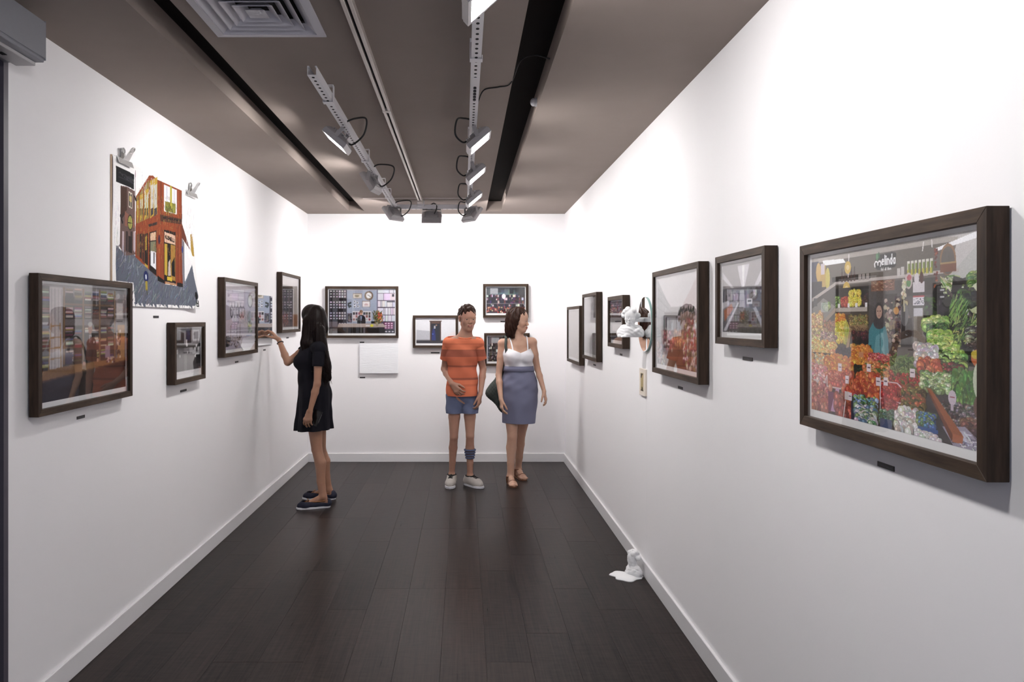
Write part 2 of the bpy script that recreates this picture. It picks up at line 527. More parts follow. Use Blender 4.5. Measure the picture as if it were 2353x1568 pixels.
# hangers that carry the struts
def hanger(parent, y, side):
    loc = parent.location
    h = empty('hanger', (0, y - loc.y, 0)); h.parent = parent
    bm = bmesh.new()
    s = side
    pts = [(s * .026, ZC - ZS0), (s * -.004, ZC - ZS0), (s * -.004, ZC - ZS0 - .003), (s * .023, ZC - ZS0 - .003), (s * .023, 0), (s * .023, -.0035), (s * -.023, -.0035), (s * -.023, 0.012), (s * -.026, .012), (s * -.026, -.0065), (s * .026, -.0065)]
    add_prism(bm, pts if s > 0 else pts[::-1], 'y', -0.018, 0.018)
    o = bm_obj('hanger', bm, M['white_metal'], parent)
    o.location = (0, y - loc.y, 0)
    bpy.data.objects.remove(h)
for y in (3.65, 5.02, 6.05): hanger(sl, y, 1)
for y in (3.05, 4.45, 5.75): hanger(sr, y, -1)
for y in (6.52,): hanger(sl, y, 1)
# bolted splice plate on the right strut
bm = bmesh.new()
add_box(bm, (-.015, 3.28 - .5, -.005), (.015, 3.62 - .5, -.0008))
bm_obj('splice_plate', bm, M['white_metal'], sr)
for k in range(5):
    bm = bmesh.new()
    add_prism(bm, [(.007 * math.cos(t * math.pi / 3), 3.40 - .5 + k * .045 + .007 * math.sin(t * math.pi / 3)) for t in range(6)], 'z', -.014, -.005)
    bm_obj('bolt', bm, M['dark_metal'], sr)

# ------------------------------------------------------------------ floodlights
def flood_meshes():
    """Floodlight in local axes: light leaves along -Z, x is the long way across the strut, y along the strut."""
    d = {}
    bm = bmesh.new()                                   # cast body, tapering to the back
    w, l = 0.075, 0.092
    lo = [bm.verts.new((sx * w, sy * l, 0.0)) for sx, sy in ((-1, -1), (1, -1), (1, 1), (-1, 1))]
    mi = [bm.verts.new((sx * w, sy * l, 0.012)) for sx, sy in ((-1, -1), (1, -1), (1, 1), (-1, 1))]
    hi = [bm.verts.new((sx * (w - .018), sy * (l - .022), 0.030)) for sx, sy in ((-1, -1), (1, -1), (1, 1), (-1, 1))]
    bm.faces.new(lo[::-1]); bm.faces.new(hi)
    for A, B in ((lo, mi), (mi, hi)):
        for i in range(4): bm.faces.new((A[i], A[(i + 1) % 4], B[(i + 1) % 4], B[i]))
    for k in range(9):                                 # cooling fins
        xx = -0.048 + k * 0.012
        add_box(bm, (xx - .0018, -0.055, 0.026), (xx + .0018, 0.055, 0.042))
    bmesh.ops.recalc_face_normals(bm, faces=bm.faces[:])
    d['body'] = bm
    bm = bmesh.new()                                   # bezel, deepened as a hood to keep light off the ceiling
    for x0, x1, y0, y1 in ((-w - .002, w + .002, -l - .002, -l + .012), (-w - .002, w + .002, l - .012, l + .002), (-w - .002, -w + .012, -l + .012, l - .012), (w - .012, w + .002, -l + .012, l - .012)):
        add_box(bm, (x0, y0, -0.020), (x1, y1, 0.004))
    d['bezel'] = bm
    bm = bmesh.new(); add_box(bm, (-w + .012, -l + .012, -0.004), (w - .012, l - .012, -0.001)); d['led_panel'] = bm
    bm = bmesh.new(); add_box(bm, (-.022, -.030, .030), (.022, .026, .046)); bmesh.ops.bevel(bm, geom=bm.edges[:], offset=.003, segments=1, affect='EDGES'); d['terminal_box'] = bm
    out = {}
    for k, b in d.items():
        bmesh.ops.recalc_face_normals(b, faces=b.faces[:])
        me = bpy.data.meshes.new(k); b.to_mesh(me); b.free()
        out[k] = me
    out['body'].materials.append(M['grey_metal']); out['bezel'].materials.append(M['grey_metal'])
    out['led_panel'].materials.append(led(1.0)); out['terminal_box'].materials.append(M['grey_metal'])
    return out
FM = flood_meshes()

def floodlight(label, centre, normal, along, mount, loop, power=1.0):
    """normal: where the light goes; along: the long side (roughly along the strut); mount: point on the strut's underside; loop: cable points."""
    n = Vector(normal).normalized()
    z = -n
    y = Vector(along); y = (y - z * y.dot(z)).normalized()
    x = y.cross(z)
    R = Matrix((x, y, z)).transposed().to_4x4()
    e = empty('floodlight', centre)
    e.rotation_euler = R.to_euler()
    tag(e, label, 'floodlight', 'floodlights on the struts')
    for k, me in FM.items():
        if k == 'led_panel':
            me = me.copy(); me.materials[0] = led(power)
        o = bpy.data.objects.new(k, me); COL.objects.link(o); o.parent = e
    # yoke: flat bar from the strut to both ends of the body
    Ri = R.to_3x3().inverted()
    mt = Ri @ (Vector(mount) - Vector(centre))
    bm = bmesh.new()
    ys = 0.097
    def bar(p, q, wx):
        p, q = Vector(p), Vector(q)
        t = (q - p).normalized(); a = Vector((1, 0, 0)); a = (a - t * a.dot(t)).normalized(); b = t.cross(a)
        vs = [bm.verts.new(c + a * sa * wx + b * sb * .0015) for c in (p, q) for sa, sb in ((-1, -1), (1, -1), (1, 1), (-1, 1))]
        bm.faces.new(vs[:4][::-1]); bm.faces.new(vs[4:])
        for i in range(4): bm.faces.new((vs[i], vs[(i + 1) % 4], vs[4 + (i + 1) % 4], vs[4 + i]))
    top = mt
    for s in (-1, 1):
        bar((0, s * ys, 0.006), (top.x, s * ys * .9, max(top.z - .004, .05)), .011)
    bar((top.x, -ys * .9 - .001, max(top.z - .004, .05)), (top.x, ys * .9 + .001, max(top.z - .004, .05)), .011)
    bm_obj('yoke', bm, M['grey_metal'], e)
    if loop:
        bm = bmesh.new()
        add_tube(bm, [Ri @ (Vector(p) - Vector(centre)) for p in spline(loop, 7)], 0.0052, 7)
        bm_obj('cable', bm, M['black_rubber'], e, smooth=True)
    return e

XSL, XSR = -0.66, 0.05
def fl_right(label, px, py, Y, tilt, yaw, power):
    c = PX(px, py, Y)
    n = Vector((math.sin(tilt), 0, -math.cos(tilt)))
    n = Matrix.Rotation(yaw, 3, 'Z') @ n
    al = Matrix.Rotation(yaw, 3, 'Z') @ Vector((0, 1, 0))
    m = Vector((XSR, Y, ZS0 - .002))
    lo = [c + Vector((-.05, -.01, .0)), c + Vector((-.085, -.02, -.012)), c + Vector((-.125, -.03, .03)), c + Vector((-.115, -.05, .105)), Vector((XSR - .05, Y - .10, ZS0 + .03)), Vector((XSR - .01, Y - .11, ZS0 + .02))]
    return floodlight(label, c, n, al, m, lo, power)
def fl_left(label, px, py, Y, tilt, yaw, power):
    c = PX(px, py, Y)
    n = Vector((-math.sin(tilt), 0, -math.cos(tilt)))
    n = Matrix.Rotation(yaw, 3, 'Z') @ n
    al = Matrix.Rotation(yaw, 3, 'Z') @ Vector((0, 1, 0))
    m = Vector((XSL, Y, ZS0 - .002))
    lo = [c + Vector((.05, 0, -.01)), c + Vector((.085, 0, -.022)), c + Vector((.15, -.02, .03)), c + Vector((.165, -.04, .11)), Vector((XSL + .06, Y - .08, ZS0 + .045)), Vector((XSL + .01, Y - .1, ZS0 + .02))]
    return floodlight(label, c, n, al, m, lo, power)
R_ = math.radians
fl_right('floodlight on the right strut just out of the picture, lighting the fruit shop photo', 1140, -560, 1.32, R_(42), R_(0), .75)
c = Vector((XSR - .03, 0.98, ZS0 - .085))
floodlight('floodlight at the near end of the right strut turned to the left wall', c, (-.72, .12, -.69), (0, 1, 0), Vector((XSR, .98, ZS0 - .002)), None, 1.5)
fl_right('nearest lit floodlight on the right strut, cut by the top edge of the photo', 1108, -14, 2.36, R_(42), R_(0), 1.15)
fl_right('lit floodlight on the right strut, nearest of those fully in view', 1098, 324, 4.16, R_(41), R_(0), 1.1)
fl_right('lit floodlight on the right strut, second of three bright ones in a row', 1092, 401, 5.10, R_(41), R_(0), .8)
fl_right('lit floodlight on the right strut, third of three bright ones in a row', 1088, 457, 6.12, R_(40), R_(0), .9)
fl_right('grey floodlight seen from behind at the far end of the right strut', 1084, 493, 7.08, R_(52), R_(38), 1.1)
fl_left('lit floodlight on the left strut shining on the left wall', 776, 323, 4.20, R_(41), R_(0), 1.05)
fl_left('grey floodlight seen from behind halfway along the left strut', 853, 421, 5.42, R_(57), R_(-12), .8)
fl_left('grey floodlight seen from behind at the far end of the left strut', 904, 491, 7.08, R_(50), R_(-38), 1.1)
# the one on the cross strut, aimed at the end wall
c = PX(992, 499, 7.22)
n = Vector((0.0, .62, -.78))
floodlight('grey finned floodlight on the cross strut aimed at the end wall', c, n, (1, 0, 0), Vector((c.x, 7.2, ZS0 - .002)),
           [c + Vector((.02, -.03, .02)), c + Vector((.04, -.05, .05)), c + Vector((.05, -.04, .10)), c + Vector((.02, -.02, .13)), Vector((c.x - .02, 7.19, ZS0 + .03))], 1.15)

# black wire from the right strut into the slot, and a small white detector in the slot
bm = bmesh.new()
add_tube(bm, spline([(XSR + .02, 3.75, ZS0 + .03), (0.10, 3.70, ZC - .006), (0.17, 3.66, ZC - .004), (0.225, 3.6, ZC - .004), (0.26, 3.45, ZC + .05), (0.32, 3.40, ZC + .06), (0.385, 3.36, ZC + .03)], 8), 0.0035, 6)
tag(bm_obj('ceiling_wire', bm, M['black_rubber'], smooth=True), 'thin black wire crossing the ceiling into the right slot', 'wire')
bm = bmesh.new()
bmesh.ops.create_uvsphere(bm, u_segments=16, v_segments=8, radius=0.022)
bmesh.ops.scale(bm, vec=(0.8, 1, 1), verts=bm.verts[:])
dt_ = empty('smoke_detector', (0.376, 4.05, ZC + 0.035))
tag(dt_, 'small white round detector on the side of the right ceiling slot', 'detector')
bm_obj('dome', bm, M['white_metal'], dt_, smooth=True)
bm = bmesh.new()
add_prism(bm, [(.024 * math.cos(t * math.pi / 8), .024 * math.sin(t * math.pi / 8)) for t in range(16)], 'x', 0.008, 0.018)
bm_obj('base', bm, M['white_metal'], dt_)

# ------------------------------------------------------------------ painting flat prints (colour per point of a fine grid)
class Canvas:
    def __init__(s, w, h, bg, seed=1):
        s.w, s.h = w, h
        s.a = np.empty((h, w, 3)); s.a[:] = np.array(bg) / 255.0
        s.X, s.Y = np.meshgrid((np.arange(w) + .5) / w, (np.arange(h) + .5) / h)
        s.r = np.random.default_rng(seed); s.sat, s.gam = .84, 1.28
    def _box(s, x0, y0, x1, y1):
        return (max(0, int(y0 * s.h) - 1), min(s.h, int(y1 * s.h) + 2), max(0, int(x0 * s.w) - 1), min(s.w, int(x1 * s.w) + 2))
    def _put(s, sl, m, c, al=1.0):
        t = s.a[sl[0]:sl[1], sl[2]:sl[3]]
        c = np.array(c) / 255.0
        t[m] = t[m] * (1 - al) + c * al
    def rect(s, x0, y0, x1, y1, c, al=1.0):
        b = s._box(x0, y0, x1, y1)
        X, Y = s.X[b[0]:b[1], b[2]:b[3]], s.Y[b[0]:b[1], b[2]:b[3]]
        s._put(b, (X >= x0) & (X < x1) & (Y >= y0) & (Y < y1), c, al)
    def poly(s, pts, c, al=1.0):
        xs, ys = [p[0] for p in pts], [p[1] for p in pts]
        b = s._box(min(xs), min(ys), max(xs), max(ys))
        if b[0] >= b[1] or b[2] >= b[3]: return
        X, Y = s.X[b[0]:b[1], b[2]:b[3]], s.Y[b[0]:b[1], b[2]:b[3]]
        m = np.zeros(X.shape, bool)
        n = len(pts)
        for i in range(n):
            (x0, y0), (x1, y1) = pts[i], pts[(i + 1) % n]
            if y0 == y1: continue
            m ^= ((Y < y0) != (Y < y1)) & (X < (x1 - x0) * (Y - y0) / (y1 - y0) + x0)
        s._put(b, m, c, al)
    def ell(s, cx, cy, rx, ry, c, al=1.0):
        b = s._box(cx - rx, cy - ry, cx + rx, cy + ry)
        if b[0] >= b[1] or b[2] >= b[3]: return
        X, Y = s.X[b[0]:b[1], b[2]:b[3]], s.Y[b[0]:b[1], b[2]:b[3]]
        s._put(b, ((X - cx) / rx) ** 2 + ((Y - cy) / ry) ** 2 < 1, c, al)
    def line(s, p, q, wd, c, al=1.0):
        """Line whose width is a fraction of the canvas height."""
        k = s.w / s.h
        x0, y0, x1, y1 = p[0] * k, p[1], q[0] * k, q[1]
        b = s._box(min(p[0], q[0]) - wd / k, min(p[1], q[1]) - wd, max(p[0], q[0]) + wd / k, max(p[1], q[1]) + wd)
        if b[0] >= b[1] or b[2] >= b[3]: return
        X, Y = s.X[b[0]:b[1], b[2]:b[3]] * k, s.Y[b[0]:b[1], b[2]:b[3]]
        d2 = (x1 - x0) ** 2 + (y1 - y0) ** 2 + 1e-12
        t = np.clip(((X - x0) * (x1 - x0) + (Y - y0) * (y1 - y0)) / d2, 0, 1)
        s._put(b, (X - x0 - t * (x1 - x0)) ** 2 + (Y - y0 - t * (y1 - y0)) ** 2 < (wd / 2) ** 2, c, al)
    def path(s, pts, wd, c, al=1.0):
        for i in range(len(pts) - 1): s.line(pts[i], pts[i + 1], wd, c, al)
    def rnd(s, a, b): return a + (b - a) * s.r.random()
    def jit(s, c, d): return [max(0, min(255, v + s.rnd(-d, d))) for v in c]
    def pick(s, cs): return cs[int(s.r.random() * len(cs))]
    def blobs(s, x0, y0, x1, y1, n, rx, ry, cols, shade=True, inside=None, hl=True):
        """Scatter of round things, far ones first, each with its own printed light side."""
        rx, ry, n = rx * .8, ry * .8, int(n * 1.5)
        P = sorted([(s.rnd(y0, y1), s.rnd(x0, x1)) for _ in range(n)])
        for y, x in P:
            if inside and not inside(x, y): continue
            c = s.jit(s.pick(cols), 16)
            k = s.rnd(.8, 1.2)
            if shade: s.ell(x + rx * .12, y + ry * .18, rx * k * 1.08, ry * k * 1.08, [v * .45 for v in c])
            s.ell(x, y, rx * k, ry * k, c)
            if hl: s.ell(x - rx * .3, y - ry * .35, rx * k * .35, ry * k * .35, [min(255, v * 1.12 + 34) for v in c])
    def strokes(s, x0, y0, x1, y1, n, ln, wd, cols, ang, spread=.4):
        k = s.w / s.h
        for _ in range(n):
            x, y = s.rnd(x0, x1), s.rnd(y0, y1)
            a = ang + s.rnd(-spread, spread)
            L = ln * s.rnd(.5, 1)
            s.line((x, y), (x + math.cos(a) * L / k, y + math.sin(a) * L), wd, s.jit(s.pick(cols), 14))
    def grain(s, amp):
        s.a += s.r.normal(0, amp / 255.0, (s.h, s.w, 1)) 
    def books(s, x0, y0, x1, y1, rows, cols, h=None):
        """A pile of flat folded pieces inside a box."""
        dy = (y1 - y0) / rows
        for i in range(rows):
            c = s.jit(s.pick(cols), 22)
            a, b = s.rnd(0, .05) * (x1 - x0), s.rnd(0, .08) * (x1 - x0)
            s.rect(x0 + a, y0 + i * dy, x1 - b, y0 + (i + 1) * dy, c)
            s.rect(x0 + a, y0 + (i + .8) * dy, x1 - b, y0 + (i + 1) * dy, [v * .45 for v in c])
    GL = {'M': [(0, 1, 0, .1), (0, .1, .5, .7), (.5, .7, 1, .1), (1, .1, 1, 1)], 'e': [(.1, .65, .9, .65), (.9, .65, .8, .45), (.8, .45, .4, .4), (.4, .4, .1, .65), (.1, .65, .3, .97), (.3, .97, .85, .92)],
          'l': [(.5, 0, .5, 1)], 'i': [(.5, .4, .5, 1), (.5, .12, .5, .2)], 'n': [(.1, .4, .1, 1), (.1, .55, .5, .4), (.5, .4, .85, .55), (.85, .55, .85, 1)],
          'd': [(.85, 0, .85, 1), (.85, .5, .4, .4), (.4, .4, .1, .7), (.1, .7, .4, 1), (.4, 1, .85, .9)], 'a': [(.85, .42, .85, 1), (.85, .5, .4, .42), (.4, .42, .1, .7), (.1, .7, .4, 1), (.4, 1, .85, .9)],
          'V': [(0, .1, .5, 1), (.5, 1, 1, .1)], 'N': [(.05, 1, .05, .05), (.05, .05, .95, 1), (.95, 1, .95, .05)], 'o': [(.5, .4, .1, .7), (.1, .7, .5, 1), (.5, 1, .9, .7), (.9, .7, .5, .4)],
          'G': [(.95, .2, .5, .02), (.5, .02, .05, .5), (.05, .5, .5, .98), (.5, .98, .95, .8), (.95, .8, .95, .52), (.95, .52, .55, .52)], '.': [(.4, .93, .55, .98)],
          'Z': [(.05, .05, .95, .05), (.95, .05, .05, .95), (.05, .95, .95, .95)], 'I': [(.5, .03, .5, .97)], 'E': [(.1, .03, .1, .97), (.1, .03, .9, .03), (.1, .5, .75, .5), (.1, .97, .9, .97)],
          'L': [(.1, .03, .1, .97), (.1, .97, .9, .97)], ' ': []}
    def text(s, t, x0, y0, x1, y1, wd, c, slope=0.0, narrow='liI.'):
        ws = [.45 if ch in narrow else 1.0 for ch in t]
        u = (x1 - x0) / sum(ws)
        x = x0
        for ch, w in zip(t, ws):
            for a, b, c2, d in s.GL[ch]:
                px, qx = x + (a * .78 + .11) * u * w, x + (c2 * .78 + .11) * u * w
                s.line((px, y0 + b * (y1 - y0) + slope * (px - x0)), (qx, y0 + d * (y1 - y0) + slope * (qx - x0)), wd, c)
            x += u * w
    def soften(s, n=1):
        for _ in range(n):
            p = np.pad(s.a, ((1, 1), (1, 1), (0, 0)), 'edge')
            s.a = (p[1:-1, 1:-1] * 4 + p[:-2, 1:-1] + p[2:, 1:-1] + p[1:-1, :-2] + p[1:-1, 2:]) / 8
    def mesh(s, name, W, H, warp=None):
        """Grid W x H metres in local x/z, facing -Y, origin at the bottom centre."""
        s.a = np.clip(s.a, 0, 1)
        g = s.a.mean(-1, keepdims=True); s.a = (g + (s.a - g) * s.sat) ** s.gam
        w, h = s.w, s.h
        xs = np.linspace(-W / 2, W / 2, w); zs = np.linspace(H, 0, h)
        X, Z = np.meshgrid(xs, zs)
        Yv = np.zeros_like(X) if warp is None else warp(X, Z)
        co = np.stack([X, Yv, Z], -1).reshape(-1, 3)
        idx = np.arange(w * h).reshape(h, w)
        q = np.stack([idx[1:, :-1], idx[1:, 1:], idx[:-1, 1:], idx[:-1, :-1]], -1).reshape(-1, 4)
        me = bpy.data.meshes.new(name)
        me.vertices.add(len(co)); me.vertices.foreach_set('co', co.ravel())
        me.loops.add(q.size); me.loops.foreach_set('vertex_index', q.ravel().astype(np.int32))
        me.polygons.add(len(q)); me.polygons.foreach_set('loop_start', np.arange(0, q.size, 4, dtype=np.int32))
        me.polygons.foreach_set('loop_total', np.full(len(q), 4, np.int32))
        me.update(calc_edges=True)
        at = me.color_attributes.new('Ink', 'FLOAT_COLOR', 'POINT')
        lin = np.where(s.a <= .04045, s.a / 12.92, ((s.a + .055) / 1.055) ** 2.4)
        rgba = np.concatenate([lin, np.ones((h, w, 1))], -1).reshape(-1)
        at.data.foreach_set('color', rgba.astype(np.float32))
        return me

FABRIC = [(190, 178, 165), (120, 112, 110), (70, 62, 64), (150, 60, 70), (80, 80, 140), (205, 200, 195), (96, 70, 56), (160, 150, 90), (45, 40, 44), (180, 140, 150)]

def art_tailor():
    c = Canvas(220, 150, (52, 42, 40), 11)
    c.rect(0, 0, 1, .1, (150, 146, 148))
    c.rect(0, .02, .10, .72, (58, 54, 56))
    for i in range(5): c.books(.0, .05 + i * .14, .10, .15 + i * .14, 6, FABRIC)
    c.rect(.10, .03, .23, .74, (196, 190, 192))
    for i in range(12): c.line((.105 + i * .0105, .04), (.105 + i * .0105, .74), .003, (150, 144, 148))
    for y in (.06, .29, .44, .62): c.rect(.25, y + .10, .86, y + .118, (120, 92, 62))
    for j, (x0, x1) in enumerate(((.26, .44), (.47, .64), (.66, .83))):
        for y0, y1, n in ((.02, .13, 5), (.18, .29, 9), (.36, .45, 5), (.47, .56, 6), (.58, .68, 5)):
            m = (x0 + x1) / 2
            c.books(x0, y0 + c.rnd(0, .03), m - .005, y1, n, FABRIC)
            c.books(m + .005, y0 + c.rnd(0, .03), x1, y1, n, FABRIC)
    c.rect(.25, .30, .85, .36, (118, 112, 114))
    for x in (.245, .455, .65, .845): c.rect(x - .008, .02, x + .008, .7, (140, 110, 74))
    c.rect(.86, .1, 1, .74, (128, 122, 124))
    c.rect(.87, .14, .96, .30, (190, 184, 184))
    c.rect(.88, .36, .98, .72, (176, 134, 84))
    c.line((.115, .34), (.09, .75), .012, (168, 128, 72)); c.line((.205, .34), (.215, .75), .012, (168, 128, 72))
    for y in (.36, .46, .55, .64): c.line((.11, y), (.21, y - .005), .010, (168, 128, 72))
    for i in range(26): c.ell(c.rnd(.87, .92), c.rnd(.42, .70), .008, .02, c.pick([(220, 200, 190), (90, 60, 50), (60, 40, 36)]))
    c.poly([(.46, .70), (.47, .50), (.50, .45), (.56, .45), (.60, .50), (.62, .70)], (34, 24, 28))
    c.poly([(.52, .45), (.535, .56), (.55, .45)], (196, 190, 196)); c.line((.535, .46), (.535, .55), .012, (40, 34, 50))
    c.ell(.535, .39, .024, .052, (168, 118, 94)); c.ell(.535, .35, .025, .022, (180, 174, 172)); c.rect(.575, .51, .588, .53, (214, 208, 208))
    c.rect(.26, .60, .33, .70, (50, 44, 100)); c.rect(.72, .56, .78, .68, (150, 130, 150))
    c.poly([(0, .74), (.3, .71), (1, .69), (1, .72), (0, .82)], (150, 112, 62))
    c.poly([(0, .82), (1, .72), (1, 1), (0, 1)], (44, 26, 22))
    c.poly([(0, .82), (1, .72), (1, .735), (0, .835)], (92, 64, 38))
    c.line((.0, .92), (.18, .905), .004, (80, 60, 54)); c.line((.7, .83), (.88, .815), .004, (80, 60, 54))
    c.ell(.465, .71, .018, .02, (196, 150, 124)); c.ell(.625, .69, .014, .018, (196, 150, 124))
    c.blobs(.74, .68, .84, .73, 14, .012, .012, [(200, 180, 170), (110, 70, 60)], hl=False)
    c.grain(5); c.soften(); return c

def art_bw():
    c = Canvas(120, 90, (92, 90, 94), 12)
    c.rect(0, 0, 1, .45, (150, 148, 152)); c.poly([(.0, 0), (.35, .1), (.35, .5), (0, .75)], (60, 58, 62))
    c.rect(.42, .04, .62, .32, (40, 38, 42)); c.rect(.68, .03, .95, .30, (196, 196, 200)); c.rect(.72, .08, .90, .24, (110, 108, 112))
    c.rect(.2, .34, .98, .42, (44, 42, 46)); c.rect(.55, .42, .95, .62, (180, 178, 182))
    for i in range(22): c.rect(*(lambda x, y: (x, y, x + c.rnd(.02, .06), y + c.rnd(.04, .12)))(c.rnd(.02, .92), c.rnd(.1, .6)), c.pick([(220, 218, 220), (34, 32, 36), (120, 118, 122)]))
    c.poly([(0, .7), (.4, .55), (1, .6), (1, 1), (0, 1)], (86, 82, 86)); c.ell(.85, .62, .1, .05, (230, 230, 232))
    c.rect(.36, .42, .46, .95, (126, 122, 126)); c.rect(.80, .6, .98, .8, (30, 28, 34)); c.rect(0, .92, 1, 1, (228, 226, 230))
    c.grain(8); c.soften(); return c

def art_window():
    c = Canvas(170, 120, (186, 178, 192), 13)
    c.rect(0, 0, 1, .10, (206, 200, 208)); c.rect(0, .10, 1, .115, (150, 142, 156))
    for y in (.18, .24, .30): c.rect(.16, y, .62, y + .03, (214, 208, 216), .7)
    for x, w in ((.24, .045), (.33, .03), (.42, .05), (.52, .05), (.60, .045)):
        c.ell(x, .42, w, .10, (92, 88, 100)); c.ell(x, .42, w * .6, .07, (190, 184, 196)); c.rect(x - .006, .28, x + .006, .35, (84, 80, 92))
    c.line((.2, .40), (.66, .36), .012, (100, 96, 108)); c.line((.44, .3), (.44, .60), .012, (90, 86, 98)); c.rect(.39, .46, .50, .50, (96, 92, 104))
    c.line((.68, .38), (.68, .55), .01, (110, 106, 118))
    c.ell(.84, .24, .09, .11, (120, 116, 118)); c.ell(.84, .24, .07, .09, (216, 218, 214)); c.line((.84, .35), (.80, .6), .008, (120, 116, 120))
    c.ell(.82, .50, .09, .10, (120, 130, 134), .6); c.blobs(.76, .52, .9, .75, 40, .015, .02, [(120, 140, 120), (150, 160, 140), (190, 196, 190)], False, hl=False)
    c.line((.22, .62), (.2, .86), .012, (110, 80, 70)); c.line((.4, .64), (.4, .84), .02, (96, 88, 92)); c.line((.5, .62), (.5, .84), .02, (120, 100, 90)); c.ell(.45, .84, .07, .03, (96, 78, 66))
    c.rect(0, .80, .2, .94, (120, 114, 126)); c.ell(.12, .84, .1, .05, (60, 56, 64)); c.rect(.02, .90, .15, .95, (44, 42, 48))
    for i in range(50): c.ell(c.rnd(.2, .6), c.rnd(.80, .98), c.rnd(.01, .02), c.rnd(.01, .02), c.pick([(140, 120, 120), (200, 190, 196), (90, 80, 86), (170, 150, 140)]))
    c.poly([(.5, 1), (.6, .84), (1, .80), (1, 1)], (214, 212, 220)); c.rect(.1, .71, 1, .716, (228, 226, 232)); c.rect(.1, .80, 1, .806, (224, 220, 230))
    c.rect(.70, .79, .92, .81, (120, 150, 200), .6)
    c.grain(4); c.soften(); return c

def art_cabinet():
    c = Canvas(150, 110, (176, 168, 166), 14)
    c.poly([(0, 0), (1, 0), (1, .25), (0, .2)], (198, 192, 190)); c.rect(.03, .18, .68, .98, (46, 38, 36)); c.rect(.05, .16, .66, .20, (70, 56, 48))
    for r in range(8):
        y = .24 + r * .085
        for k in range(9): c.rect(.06 + k * .04, y, .06 + k * .04 + .026, y + .065, c.jit(c.pick([(60, 50, 56), (120, 110, 130), (90, 70, 60), (40, 36, 50), (150, 130, 120)]), 12))
        c.rect(.05, y + .068, .44, y + .075, (30, 24, 22))
    c.rect(.44, .22, .47, .96, (150, 140, 136)); c.rect(.47, .22, .66, .96, (60, 46, 44)); c.rect(.50, .26, .64, .8, (80, 64, 66))
    c.rect(.70, .2, 1, 1, (190, 182, 178)); c.rect(.42, .55, .52, .565, (214, 208, 202)); c.rect(.66, .74, 1, .98, (160, 110, 70))
    c.blobs(.02, .74, .4, .96, 50, .02, .03, [(150, 70, 50), (180, 110, 70), (110, 60, 50)], hl=False)
    c.grain(6); c.soften(); return c

